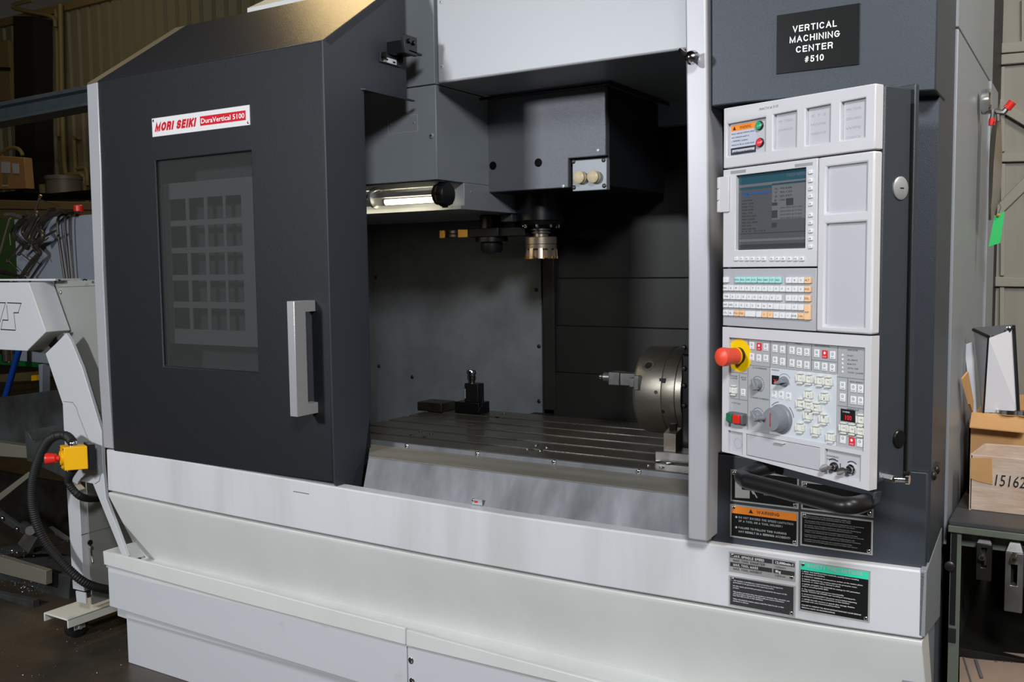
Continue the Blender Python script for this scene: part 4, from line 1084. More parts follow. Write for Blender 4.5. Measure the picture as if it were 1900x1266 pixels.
def key(parent, mats, a, b, w, h, name='key', hh=.003, base=0.0, bev=.0007):
    return MB().fbox(FP, a - w / 2, a + w / 2, b - h / 2, b + h / 2, base - .001, base + hh).build(name, mats, parent, bevel=bev)
for k, v in enumerate((319, 334.5, 349.5, 364, 378.5, 399, 413.5, 428.5, 443, 457.5)):
    a, b = FP.uv(1503, v, .003); key(mscr, KEYW, a, b, .0085, .0065)
    legend.text(FP, ('^', 'F1', 'F2', 'F3', 'F4', 'F5', 'F6', 'F7', 'F8', 'v')[k], a, b - .0014, .0034, .0032, None, 'c')
us = (1365, 1375, 1385.5, 1395.5, 1406, 1416.5, 1431.5, 1442, 1452.5, 1464, 1475.5, 1487)
for k, u in enumerate(us):
    a, b = FP.uv(u, 480.5, .003); key(mscr, KEYW, a, b, .0098, .0072)
    legend.text(FP, ('<', 'F1', 'F2', 'F3', 'F4', 'F5', 'F6', 'F7', 'F8', 'F9', 'F10', 'OK')[k], a, b - .0014, .0034, .0032, None, 'c')
legend.build('key_legends', INKG, mscr, smooth=False, kind='stuff')
# keyboard
mk = MB().plate_holes(FP, (a0, aM - g / 2), (br2 + g, bs - g), [], -.022, -.001).build('keyboard', PKEYB, PD, bevel=.001)
c0_ = (A(1343.5, 536) + A(1343.5, 585)) / 2; c1_ = (A(1506, 530) + A(1506, 590)) / 2
pit = (c1_ - c0_) / 15.0
rz = [((B(1420, t) + B(1420, b_)) / 2) for t, b_ in ((513.5, 526), (529.5, 541.5), (546, 558), (562, 574), (577.5, 590))]
kh = abs(B(1420, 546) - B(1420, 558)) * .96
leg = MB()
def row_(r, x0, labels, ws_=None, m_=KEYW):
    x = x0
    for i, t in enumerate(labels):
        w = (ws_ or {}).get(i, 1)
        if t is not None:
            mm = m_
            if t.startswith('*'): mm = KEYO; t = t[1:]
            if t.startswith('#'): mm = KEYT; t = t[1:]
            ac = c0_ + pit * (x + w / 2)
            key(mk, mm, ac, rz[r], pit * w * .90, kh * .93, hh=.004)
            if t: leg.text(FP, t, ac, rz[r] - .0015, .0044, .0036, None if len(t) < 3 else pit * .7, 'c')
        x += w
row_(0, 0, ['/', None, '#POS', '#PROG', '#OFS', '#SYS', None, '#MSG', '#GRPH', '#CST', '#HELP', None, '7', '8', '9', '*ALT'], {1: 1.15, 2: 1, 6: .1, 11: .75})
row_(1, 0, ['ESC', 'Q', 'W', 'E', 'R', 'T', 'Y', 'U', 'I', 'O', 'P', '4', '5', '6', '*INS'])
row_(2, 0, ['TAB', 'A', 'S', 'D', 'F', 'G', 'H', 'J', 'K', 'L', None, '1', '2', '3', '*DEL'], {0: 1.35, 10: .65})
row_(3, 0, ['SHF', 'CAPS', 'Z', 'X', 'C', 'V', 'B', 'N', 'M', ',', '/', '-', '0', '.'])
row_(4, 0, ['CTL', 'AL', '*PGU', '*PGD', '', '', '*<', '*>', '<', 'v', '>', 'EOB', '*CAN'], {4: 2})
key(mk, KEYO, c0_ + pit * 14.5, (rz[3] + rz[4]) / 2, pit * .95, kh + (rz[3] - rz[4]), hh=.004)
leg.text(FP, 'INP', c0_ + pit * 14.5, (rz[3] + rz[4]) / 2 - .002, .0044, .0036, pit * .6, 'c')
leg.build('key_legends', INKG, mk, smooth=False, kind='stuff')
# ---- operation module
op = R2(1347, 0, 1607, 10); 
oa0, oa1 = A(1352, 700), (A(1603, 680) + A(1604, 800)) / 2
ob1 = (B(1352, 624) + B(1600, 648)) / 2; ob0 = (B(1349, 791) + B(1602, 840)) / 2 
# pockets along the bottom: cup recess, drawer, key-switch recess
q1 = R2(1350.5, 799, 1378, 842); q2 = R2(1384, 812, 1521, 862); q3 = R2(1530, 845, 1597, 890)
q2 = (q2[0], q2[1], (B(1385, 843) + B(1520, 878)) / 2, (B(1385, 803) + B(1520, 833)) / 2)
q1 = (q1[0], q1[1], q2[2] - .001, q2[3] - .0); q3 = (q3[0], q3[1], q2[2] - .003, q2[3] - .0)
qop = (oa0, oa1, ob0, ob1)
hv = -.006
mop = slab('operation_module', (a0, a1), (lb, br2 - g), [qop, q1, q2, q3], PWHITE, depth=-hv, floor_m=PGREY, skew=(lb, b0r - b0l))
def zone(u0, v0, u1, v1, m_, name='film_zone', h=.0):
    qa_ = FP.uv(u0, v0, hv); qb_ = FP.uv(u1, v1, hv)
    a_0, a_1 = sorted((qa_[0], qb_[0])); b_0, b_1 = sorted((qa_[1], qb_[1]))
    a_0 = max(a_0, oa0 + .0005); a_1 = min(a_1, oa1 - .0005); b_0 = max(b_0, ob0 + .0005); b_1 = min(b_1, ob1 - .0005)
    return MB().fbox(FP, a_0, a_1, b_0, b_1, hv - .001, hv + .0003 + h).build(name, m_, mop)
MB().fbox(FP, oa0 + .0004, oa1 - .0004, ob0 + .0004, ob1 - .0004, hv - .001, hv + .0001).build('film_base', OPGREY, mop)
zone(1429, 681, 1553, 835, OPLIGHT)
# grid lines
ln = MB()
def hl_line(u0, u1, v, du=0):
    a_0 = A(u0, v, hv); a_1 = A(u1, v, hv); b_ = B((u0 + u1) / 2, v, hv)
    ln.fbox(FP, max(a_0, oa0), min(a_1, oa1), b_ - .0003, b_ + .0003, hv, hv + .0006)
def vl_line(u, v0, v1):
    a_ = A(u, (v0 + v1) / 2, hv); ln.fbox(FP, a_ - .0003, a_ + .0003, max(ob0, B(u, v1, hv)), min(ob1, B(u, v0, hv)), hv, hv + .0006)
hl_line(1353, 1387, 692); hl_line(1353, 1387, 741); hl_line(1388, 1552, 676 + 10); hl_line(1506, 1553, 670); hl_line(1554, 1604, 702); hl_line(1554, 1604, 756)
vl_line(1388, 626, 800); vl_line(1429, 628, 790); vl_line(1460, 630, 682); vl_line(1506, 636, 688); vl_line(1553.5, 640, 828); vl_line(1372, 694, 741); vl_line(1573, 702, 754)
ln.build('film_lines', INKG, mop)
caps = MB()
def cap(t, u0, v, u1, c=.003):
    a_, b_ = FP.uv(u0, v, hv); caps.text(FP, t, a_, b_ - c / 2, hv + .0008, c, A(u1, v, hv) - a_)
cap('EMERGENCY STOP', 1357, 627.5, 1386); cap('COOLANT', 1398, 628, 1420); cap('MEMORY', 1436, 633, 1452); cap('MODE', 1476, 637, 1488); cap('CHIP CONVEYOR', 1512, 641, 1540); cap('INDICATOR', 1573, 649, 1592)
cap('% OVERRIDE', 1397, 682, 1423); cap('HANDLE', 1432, 686, 1446); cap('% RAPID OVERRIDE', 1393, 737, 1427); cap('MEASUREMENT', 1577, 708, 1602); cap('CYCLE', 1358, 747, 1374); cap('SPINDLE', 1572, 758.5, 1594)
cap('DOOR', 1356, 697, 1369); cap('SETUP', 1375, 700, 1385); cap('LOCK', 1356, 701, 1369); cap('KEY', 1377, 704, 1385)
for k, t in enumerate(('NC', 'ALARM', 'BATT', 'ATC OP', 'TOOL CLAMP')):
    v = 659 + 7.7 * k
    a_, b_ = FP.uv(1564, v, hv)
    caps.text(FP, t, A(1573, v, hv), b_ - .0012, hv + .0008, .0026, A(1580 + 2.2 * len(t), v, hv) - A(1573, v, hv))
    MB().fbox(FP, a_ - .0015, a_ + .0015, b_ - .0018, b_ + .0018, hv, hv + .0012).build('indicator', KEYW, mop)
# square film keys
icon = MB()
def film(u, v, m_=KEYW, w=.0118, h=.0142, t=None, g=True, name='film_key'):
    a_, b_ = FP.uv(u, v, hv + .001)
    o = MB().fbox(FP, a_ - w / 2, a_ + w / 2, b_ - h / 2, b_ + h / 2, hv, hv + .0016).build(name, m_, mop, bevel=.0005)
    if g:
        (icon if m_ is KEYW else iconw).lathe([(.0024, 0), (.0024, .0001)], FP.pt(a_, b_ + .0022, hv + .0017), FP.n, 12)
        if m_ is KEYW: iconk.lathe([(.0015, 0), (.0015, .0001)], FP.pt(a_, b_ + .0022, hv + .0018), FP.n, 10)
    if t: (icon if m_ is KEYW else iconw).text(FP, t, a_, b_ - .0055, hv + .0018, .0022, min(w * .7, .0016 * len(t) + .001), 'c')
iconw = MB(); iconk = MB()
for u, v, m_, t in ((1395, 641.5, KEYW, 'ON'), (1408.5, 643.5, REDB, 'OFF'), (1421, 644.5, KEYW, 'START'), (1395, 662.5, KEYW, 'TOOL'), (1408, 664.5, KEYW, 'GUN'), (1421, 665.5, KEYW, 'SHOWR'),
                    (1438, 647, KEYW, 'EDIT'), (1452, 649, KEYW, 'MDI'), (1438, 669, KEYW, 'MEM'), (1452, 671.5, KEYW, 'DNC'),
                    (1469.5, 650.5, KEYW, 'MEM'), (1483, 652.5, KEYW, 'MDI'), (1497, 654, KEYW, 'TAPE'), (1469.5, 674, KEYW, 'EDIT'), (1483, 676, KEYW, 'HNDL'), (1497, 678, KEYW, 'ZERO'),
                    (1515.5, 656, KEYW, 'FWD'), (1530.5, 657.5, REDB, 'STOP'), (1545, 659.5, KEYW, 'REV'), (1515.5, 679, KEYW, 'AUTO'), (1530, 681, KEYW, 'LIGHT'), (1544.5, 683, KEYW, 'AIR'),
                    (1563.5, 716, KEYW, 'CLMP'), (1563.5, 738, KEYW, 'UNCL'), (1583.5, 720.5, KEYW, 'PLANE'), (1597, 722, KEYW, 'TOOL'), (1583.5, 743, KEYW, 'ANGLE'), (1597, 744.5, KEYW, 'TOUCH'),
                    (1379, 728.5, KEYW, 'DOOR'), (1436.5, 731.5, KEYW, 'x1'), (1449.5, 733.5, KEYW, 'x10'), (1463, 736, KEYW, 'x100'),
                    (1564, 815.5, KEYW, '-'), (1580.5, 819.5, REDB, 'STOP'), (1595.5, 822, KEYW, '+')):
    film(u, v, m_, t=t)
# raised guarded keys (cream cross)
def guarded(u, v, t='', tri=None):
    a_, b_ = FP.uv(u, v, hv + .003)
    w = .0062
    mb = MB()
    mb.mat(0).fbox(FP, a_ - w, a_ + w, b_ - w, b_ + w, hv, hv + .0030)
    for s_ in (-1, 1):
        mb.fbox(FP, a_ + s_ * .0082 - .0013, a_ + s_ * .0082 + .0013, b_ - .0058, b_ + .0058, hv, hv + .0055)
        mb.fbox(FP, a_ - .0058, a_ + .0058, b_ + s_ * .0090 - .0013, b_ + s_ * .0090 + .0013, hv, hv + .0055)
    mb.build('guarded_key', CREAM, mop, bevel=.0005)
    if t: iconk2.text(FP, t, a_, b_ - .0012 + (.002 if tri == 'd' else 0), hv + .0032, .0028, None, 'c')
    if tri:
        d = {'u': ((-.002, -.004), (.002, -.004), (0, -.001)), 'd': ((-.002, .005), (.002, .005), (0, .002)), 'l': ((.005, -.002), (.005, .002), (.002, 0)), 'r': ((-.005, -.002), (-.005, .002), (-.002, 0))}[tri]
        iconk2.prism([FP.pt(a_ + x, b_ + y, hv + .0031) for x, y in d], FP.n * .0001)
iconk2 = MB()
for u, v, t, tr_ in ((1485, 702, '-A', None), (1500.5, 704, '+A', None), (1521, 707, '-B', None), (1536, 709, '+B', None),
                     (1499.5, 733, '-Y', 'u'), (1529, 737.5, '+Z', 'u'), (1485, 749.5, '+X', 'l'), (1500, 753, 'RPD', None), (1515, 757, '-X', 'r'),
                     (1499, 772, '+Y', 'd'), (1528, 778, '-Z', 'd'), (1484, 794, '', None), (1513.5, 799.5, '', None), (1541, 812, 'v', None),
                     (1361, 724.5, '8', None), (1597.5, 779.5, '100', None), (1565.5, 794.5, 'CW', None), (1581, 797, 'OR', None), (1596, 800.5, 'CCW', None)):
    guarded(u, v, t, tr_)
icon.build('key_icons', INKG, mop, smooth=False, kind='stuff'); iconw.build('white_key_icons', INKW, mop, smooth=False, kind='stuff'); iconk.build('key_icon_centres', KEYW, mop, smooth=False, kind='stuff'); iconk2.build('guarded_key_print', INKG, mop, smooth=False, kind='stuff')
caps.build('film_lettering', INKG, mop, smooth=False)
# two small displays
MB().fbox(FP, A(1432.5, 706, hv), A(1445.5, 706, hv), B(1439, 714, hv), B(1439, 697, hv), hv, hv + .001).build('axis_display', BLACK, mop)
MB().text(FP, 'X', A(1439, 706, hv), B(1439, 711, hv), hv + .0013, .0075, .0085, 'c', bold=.02).build('axis_digit', mat('led_red', srgb(214, 24, 40), .4, emit=srgb(214, 24, 40), estr=.5), mop, smooth=False)
q = (A(1560.5, 770, hv), A(1587, 770, hv), B(1573, 782.5, hv), B(1573, 760, hv))
MB().fbox(FP, *q, hv, hv + .001).build('override_display', BLACK, mop)
LED = bpy.data.materials['led_red']
MB().text(FP, '100', q[0] + (q[1] - q[0]) * .33, q[2] + .003, hv + .0013, .0085, (q[1] - q[0]) * .45, bold=.015).build('display_digits', LED, mop, smooth=False)
MB().text(FP, '% OVERRIDE', q[0] + .004, q[3] - .006, hv + .0013, .0026, .015).build('display_lettering', INKW, mop, smooth=False)
# emergency stop
c = FP.pt(A(1372, 660, hv), B(1372, 660, hv), hv)
MB().lathe([(.0325, 0), (.0325, .0008)], c, FP.n, 40).build('yellow_disc', YELP, mop)
mb = MB().mat(1).lathe([(.0165, .0), (.0165, .010)], c, FP.n, 28)
mb.mat(2).lathe([(.0172, .009), (.0172, .012)], c, FP.n, 28)
mb.mat(0).lathe([(.0166, .012), (.0166, .018), (.0162, .025), (.0168, .031), (.0184, .037), (.0188, .044), (.0174, .050), (.010, .054), (.0, .055)], c, FP.n, 32, close=False)
mb.build('emergency_stop_button', [ESTOP, BLACK, YELP], mop)
# cycle start/stop block
q = R2(1347, 766, 1382, 786, .008)
bb = FP.box2(1349, 768, 1383, 788, .01)
MB().fbox(FP, bb[0] - .001, bb[1] - .010, bb[2], bb[3] + .001, hv, .010).build('cycle_button_box', BOXG, mop, bevel=.003)
bb = (bb[0], bb[1] - .006, bb[2], bb[3]); xm_ = (bb[0] + bb[1]) / 2 - .004
MB().fbox(FP, bb[0] + .0005, xm_ - .002, bb[2] + .004, bb[3] - .001, .010, .014).build('green_start_button', GREEN, mop, bevel=.001)
MB().fbox(FP, xm_ + .001, bb[1] - .006, bb[2] + .003, bb[3] - .002, .010, .015).build('red_stop_button', RED, mop, bevel=.001)
# rotary switches
def arc(mb, a_, b_, r, t0, t1, w=.001, n=14, dash=True):
    for k in range(n):
        x0 = math.radians(t0 + (t1 - t0) * k / n); x1 = math.radians(t0 + (t1 - t0) * (k + (.6 if dash else 1)) / n)
        mb.prism([FP.pt(a_ + rr * math.cos(x), b_ + rr * math.sin(x), hv + .0008) for rr, x in ((r, x0), (r + w, x0), (r + w, x1), (r, x1))], FP.n * .0001)
arcs = MB()
def rotary(u, v, ang, r=.0112, h=.015, name='rotary_switch', arcdef=(-60, 150)):
    a_, b_ = FP.uv(u, v, hv)
    c = FP.pt(a_, b_, hv)
    mb = MB().lathe([(r, 0), (r * .98, .004), (r * .80, .008), (r * .78, .010)], c, FP.n, 24)
    e = FP.ex * math.cos(ang) + FP.ez * math.sin(ang); f = FP.n.cross(e)
    def q(l, w_, h_): return c + e * l + f * w_ + FP.n * h_
    mb.loft([q(-r * 1.0, -r * .45, .006), q(r * 1.15, -r * .30, .006), q(r * 1.15, r * .30, .006), q(-r * 1.0, r * .45, .006)],
            [q(-r * .9, -r * .38, h), q(r * 1.0, -r * .22, h), q(r * 1.0, r * .22, h), q(-r * .9, r * .38, h)])
    mb.build(name, KNOBG, mop, bevel=.001)
    arc(arcs, a_, b_, r + .004, arcdef[0], arcdef[1])
rotary(1406.5, 713.5, math.radians(110)); rotary(1407, 771.5, math.radians(125), .0108, arcdef=(20, 140)); rotary(1456, 708, math.radians(200), .0100, .019, arcdef=(30, 170))
# handwheel
a_, b_ = FP.uv(1449, 777, hv); c = FP.pt(a_, b_, hv)
mb = MB().mat(0).lathe([(.0275, 0), (.0275, .004), (.0262, .007), (.0245, .008), (.0225, .024), (.0205, .028), (.0, .029)], c, FP.n, 40, close=False)
hp = c - FP.ex * .016 + FP.ez * .002 + FP.n * .028
mb.lathe([(.005, 0), (.0055, .003), (.0045, .005), (.0042, .015), (.0035, .018), (0, .019)], hp, (FP.n - FP.ex * .15), 16, close=False)
mb.build('handwheel', KNOBG, mop)
MB().fbox(FP, a_ - .001, a_ + .0008, b_ - .012, b_ + .013, hv + .029, hv + .0294).build('handwheel_mark', REDM, mop)
arc(arcs, a_, b_, .031, 100, 135, .0012, 10, False); arc(arcs, a_, b_, .031, 10, 50, .0012, 10, False)
arcs.build('dial_marks', INKG, mop, smooth=False)
# drawer
drw = MB().fbox(FP, q2[0] + .0012, q2[1] - .0012, q2[2] + .0012, q2[3] - .0012, -.02, -.001).build('drawer', PGREY, PD, bevel=.001)
a_, b_ = FP.uv(1447, 823, 0)
MB().loft([FP.pt(a_ - .013, b_ + .001, -.001), FP.pt(a_ + .013, b_ + .001, -.001), FP.pt(a_ + .010, b_ + .004, -.001), FP.pt(a_ - .010, b_ + .004, -.001)],
          [FP.pt(a_ - .012, b_ + .001, .006), FP.pt(a_ + .012, b_ + .001, .006), FP.pt(a_ + .009, b_ + .003, .006), FP.pt(a_ - .009, b_ + .003, .006)]).build('pull', PWHITE, drw, bevel=.0006)
a_ = (q1[0] + q1[1]) / 2 + .002; b_ = (q1[2] + q1[3]) / 2 - .002
MB().lathe([(.0105, -.0005), (.0105, .0004), (.0099, .0004), (.0099, -.0005)], FP.pt(a_, b_, hv), FP.n, 32, close=False).build('cup_ring', PENCIL, mop)
# key switches
film_ = MB()
def keysw(u, v, bow, r=.0115, ring=BLACK):
    a_, b_ = FP.uv(u, v, hv); c = FP.pt(a_, b_, hv)
    mb = MB().mat(1).lathe([(r, 0), (r, .003), (r * .8, .0045)], c, FP.n, 24)
    mb.mat(0).lathe([(r * .72, 0), (r * .72, .0075), (r * .5, .008)], c, FP.n, 20)
    d = bow.normalized(); up_ = FP.ez
    s0 = c + FP.n * .008
    s1 = s0 + d * .007; s2 = s0 + d * .020
    sd = (FP.ez * .9 + FP.ex * .2).normalized()
    th_ = d.cross(sd).normalized() * .0012
    mb.mat(0).loft([s0 - sd * .004 - th_, s0 + sd * .004 - th_, s0 + sd * .004 + th_, s0 - sd * .004 + th_], [s1 - sd * .004 - th_, s1 + sd * .004 - th_, s1 + sd * .004 + th_, s1 - sd * .004 + th_])
    ringp = [s1 + d * .006 + d * (.0075 * math.cos(t)) + sd * (.0075 * math.sin(t)) for t in [2 * math.pi * k / 14 for k in range(14)]]
    mb.prism([p - th_ for p in ringp], th_ * 2)
    mb.build('key_switch', [CHROME, ring], mop)
    return a_, b_
keysw(1548.5, 866.5, FP.n * .6 - FP.ex * .75 - FP.ez * .15, .0085)
keysw(1580, 871.5, FP.n * .6 - FP.ex * .9 - FP.ez * .25, .0095, CHROME)
arc2 = MB(); arcs = arc2
for u, v in ((1545.5, 866.5), (1580, 871.5)):
    a_, b_ = FP.uv(u + 1, v, hv); arc(arc2, a_, b_, .0135, 50, 130, .0016, 8, False)
arc2.text(FP, 'DOOR INTERLOCK', A(1534, 848, hv), B(1534, 846.5, hv), hv + .0008, .003, .026); arc2.text(FP, 'NORMAL RELEASE', A(1535, 852, hv), B(1535, 852.5, hv), hv + .0008, .0024, .024)
arc2.fbox(FP, A(1559, 862, hv), A(1560, 862, hv), B(1559, 880, hv), B(1559, 860, hv), hv, hv + .0008)
arc2.build('switch_print', INK, mop, smooth=False)
# grab bar below the face
pts_px = [(1408, 880, .0), (1384, 886, .055), (1374, 890, .075)]
hA = [FP.pt(A(1412, 868), B(1412, 868), -.03), FP.pt(A(1392, 884), B(1392, 884) + .006, .03), FP.pt(A(1386, 893, .06), B(1386, 893, .06), .06)]
hB = [FP.pt(A(1560, 938, .06), B(1560, 938, .06), .06), FP.pt(A(1575, 939, .058), B(1575, 939, .058), .058), FP.pt(A(1590, 938, .04), B(1590, 938, .04), .04), FP.pt(A(1608, 932, -.005), B(1608, 932, -.005), -.005)]
mid = [hA[2].lerp(hB[0], t) for t in (.03, .25, .5, .75, .97)]
def smoothp(P, n=4):
    for _ in range(n):
        Q = [P[0]]
        for a, b in zip(P, P[1:]): Q += [a.lerp(b, .25), a.lerp(b, .75)]
        P = Q + [P[-1]]
        if len(P) > 120: break
    return P
hnd = MB().tube(smoothp([hA[0], hA[1], hA[2]] + mid + hB, 3), .0155, 16)
hnd.build('grab_bar', BLACK, PD)
MB().prism([FP.pt(A(1612, 915), B(1612, 915), -.03), FP.pt(A(1620, 915), B(1620, 915), .0), FP.pt(A(1618, 958), B(1618, 958) + .02, .0), FP.pt(A(1608, 955), B(1608, 955) + .02, -.03)], FP.ex * .004).build('grab_bar_bracket', DARKG, PD)
mb = MB().fbox(FP, A(1405, 866), a1 - .02, lb - .028, lb - .004, -.05, -.045); mb.build('bar_mounting_rail', DARKG, PD, bevel=.002)
# ================================================================ things inside the machine
# face mill in the spindle
ct = at(1004, 440, y=sy)
zt_ = at(1004, 418, y=sy).z; zc0 = at(1004, 440, y=sy).z; zc1 = at(1004, 453.5, y=sy).z; zc2 = at(1004, 481, y=sy).z; zf = at(1004, 432, y=sy).z
rb = (at(1031, 460, y=sy).x - at(978, 460, y=sy).x) / 2 * .96
CT = thing('face_mill', (sx, sy, zc2), 'coated steel face mill with gold inserts held in the spindle', 'cutter')
MB().lathe([(rb * .35, 0), (rb * .62, .002), (rb * .62, .006), (rb * .5, .008), (rb * .5, .011), (rb * .66, .013), (rb * .66, .017), (rb * .4, .02), (rb * .4, zt_ - zf + .01)], (sx, sy, zf - .004), (0, 0, 1), 28).build('tool_holder', STSTEEL, CT)
MB().cyl((sx, sy, zc0), (sx, sy, zf), rb * .46, n=24).build('holder_neck', TITAN, CT)
MB().lathe([(rb * .96, 0), (rb, .001), (rb, zc0 - zc1 - .002), (rb * .97, zc0 - zc1)], (sx, sy, zc1), (0, 0, 1), 36).build('cutter_collar', TITAN, CT)
mb = MB(); nfl = 10; H_ = zc1 - zc2
for k in range(nfl):
    a0_ = 2 * math.pi * k / nfl; wv = 2 * math.pi / nfl
    lo__, hi__ = [], []
    for s_ in range(6):
        t = a0_ + wv * .44 * s_ / 5
        lo__.append(V((sx + rb * 1.04 * math.cos(t), sy + rb * 1.04 * math.sin(t), zc2 + .002))); hi__.append(V((sx + rb * .99 * math.cos(t), sy + rb * .99 * math.sin(t), zc1 - H_ * .28)))
    mb.loft([V((sx, sy, zc2 + .002))] + lo__, [V((sx, sy, zc1 - H_ * .28))] + hi__)
mb.cyl((sx, sy, zc1 - H_ * .30), (sx, sy, zc1 - .0008), rb * .985, rb * .985, n=36)
mb.cyl((sx, sy, zc2 + .004), (sx, sy, zc1 - H_ * .28), rb * .70, n=24)
mb.build('cutter_body', TITAN, CT)
for k in range(nfl):
    t = 2 * math.pi * k / nfl + .30
    e = V((math.cos(t), math.sin(t), 0)); f = V((-math.sin(t), math.cos(t), 0)); c = V((sx, sy, zc2)) + e * rb * 1.0
    MB().hexa([c - f * .001 - e * .008, c + f * .004 - e * .008, c + f * .004 + e * .004, c - f * .001 + e * .004] + [c + p + V((0, 0, .010)) for p in (-f * .001 - e * .008, f * .004 - e * .008, f * .004 + e * .004, -f * .001 + e * .004)]).build('insert', INSERT, CT)
# rotary chuck on the table
yc_ = .86
top_ = at(1212, 630, y=yc_ - .0); cz = at(1212, 712, y=yc_).z
rC = .142
for _ in range(1):
    cz = ZT + .036 + rC
xC0 = at(1172, 712, y=yc_ - rC).x; xC1 = at(1226, 712, y=yc_ - rC).x; xC2 = at(1250, 712, y=yc_ - rC).x; xC3 = at(1263, 712, y=yc_ - rC).x
CH = thing('rotary_chuck', (xC1, yc_, ZT), 'round steel rotary chuck standing at the right end of the work table', 'chuck')
X1 = V((1, 0, 0))
MB().lathe([(rC * .55, -.002), (rC * .95, 0), (rC * .975, .006), (rC, .012), (rC, xC1 - xC0 - .002), (rC * .985, xC1 - xC0)], (xC0, yc_, cz), X1, 64).build('chuck_body', CHUCK, CH)
MB().lathe([(rC * .985, 0), (rC * .99, .002), (rC * .99, xC2 - xC1 - .001), (rC * .97, xC2 - xC1)], (xC1, yc_, cz), X1, 64).build('adapter_ring', CHUCK, CH)
MB().lathe([(rC * .97, 0), (rC * 1.02, .004), (rC * 1.02, xC3 - xC2)], (xC2, yc_, cz), X1, 64).build('face_plate', CHUCK, CH)
MB().box(xC3, xC3 + .25, yc_ - rC * 1.0, yc_ + rC * 1.1, ZT + .002, cz + rC * .93).build('rotary_unit', BLACKM, CH, bevel=.008)
for v in (645, 684, 716, 753):
    k = at(1269, v, y=yc_ - rC * 1.0); mb = MB(); screw(mb, V((xC3 + .012, yc_ - rC, k.z)), (0, -1, 0), .008, .006); mb.build('bolt', [BLKST, BLACK], CH)
# key socket, holes
def onring(u, v, r):
    # a point on the cylinder of radius r round the chuck axis seen through (u, v)
    d = ray(u, v); oy, oz = CAM.y - yc_, CAM.z - cz
    aa = d.y ** 2 + d.z ** 2; bb_ = 2 * (oy * d.y + oz * d.z); cc = oy * oy + oz * oz - r * r
    D_ = bb_ * bb_ - 4 * aa * cc
    if D_ < 0: return None, None
    p = CAM + d * ((-bb_ - math.sqrt(D_)) / (2 * aa))
    return p, V((0, p.y - yc_, p.z - cz)).normalized()
p, n_ = onring(1203, 678, rC)
if p: MB().mat(0).lathe([(.021, -.003), (.021, .0015), (.017, .002), (.016, -.0)], p, n_, 28).mat(1).lathe([(.012, 0), (.010, .0022)], p, n_, 16).build('key_socket', [CHUCK, BLKST], CH)
for u, v, r, w_ in ((1217, 728, rC, .006), (1230, 764, rC * .99, .006), (1246, 647, rC * .99, .005)):
    p, n_ = onring(u, v, r)
    if p: MB().lathe([(w_, -.001), (w_, .0008)], p, n_, 12).build('hole', BLACK, CH)
p, n_ = onring(1227, 707, rC * .992)
if p: MB().box(p.x - .006, p.x + .014, p.y - .0015, p.y + .02, p.z - .008, p.z + .008).build('index_slot', BLACK, CH)
# jaws
jz = at(1150, 703, y=yc_ - rC * .5).z; jy = yc_ - rC * .45
def xj(u, v=703): return at(u, v, y=jy - .012).x
for k, (dy_, dz_) in enumerate(((-rC * .45, 0), (rC * .3, rC * .45), (rC * .3, -rC * .45), (rC * .55, 0))):
    MB().box(xC0 - .022, xC0 + .004, yc_ + dy_ - .018, yc_ + dy_ + .018, cz + dz_ - .018, cz + dz_ + .018).build('jaw', CHUCK, CH, bevel=.002)
p = at(1188, 703, y=yc_ - rC - .002)
MB().mat(0).box(xC0 - .004, at(1178, 703, y=yc_ - rC).x, yc_ - rC - .008, yc_ - rC + .03, jz - .014, jz + .014).box(at(1178, 703, y=yc_ - rC).x, at(1186, 703, y=yc_ - rC).x, yc_ - rC - .008, yc_ - rC + .03, jz - .022, jz + .022).build('front_jaw', STSTEEL, CH, bevel=.001)
PB = thing('work_fixture', (xj(1150), jy, jz), 'small steel fixture block with a round tip gripped in the chuck jaws', 'fixture')
MB().box(xj(1152), xC0 - .002, jy - .020, jy + .020, jz - .020, jz + .020).build('shank', STSTEEL, PB, bevel=.002)
MB().box(xj(1132), xj(1152), jy - .026, jy + .026, jz - .020, jz + .022).build('block', STSTEEL, PB, bevel=.002)
MB().cyl((xj(1119), jy, jz + .002), (xj(1132), jy, jz + .002), .016, n=20).build('collar', STSTEEL, PB)
MB().lathe([(.007, 0), (.010, .003), (.010, .010), (.006, .012), (.006, .03)], (xj(1110), jy, jz + .003), X1, 20).build('tip', CHROME, PB)
# parallel and step block beside it
q = [at(*p_, z=ZT) for p_ in ((1216, 856), (1275, 862))]
yB_ = at(1216, 856, z=ZT).y
hP = at(1216, 838, y=yB_).z - ZT
MB().box(q[0].x, -.83, yB_, yB_ + .09, ZT + .0005, ZT + hP).build('parallel_bar', STSTEEL, None, bevel=.001, label='flat grey steel bar on the table front right corner', cat='metal bar')
xa_, xb_ = at(1231, 820, y=yB_ + .012).x, at(1254, 820, y=yB_ + .012).x
zc_ = at(1240, 805, y=yB_ + .01).z
SB = thing('step_clamp', (xa_, yB_ + .03, ZT + hP), 'small upright steel step clamp standing on the flat steel bar', 'clamp')
MB().prism([V((xa_, yB_ + .012, ZT + hP + .0005)), V((xa_, yB_ + .012, zc_)), V((xa_, yB_ + .06, zc_ + .012)), V((xa_, yB_ + .06, ZT + hP + .0005))], (xb_ - xa_, 0, 0)).build('clamp_block', CHUCK, SB, bevel=.001)
MB().cyl(((xa_ + xb_) / 2, yB_ + .04, zc_ + .004), ((xa_ + xb_) / 2, yB_ + .04, zc_ + .026), .012, n=6).build('clamp_nut', BLKST, SB)
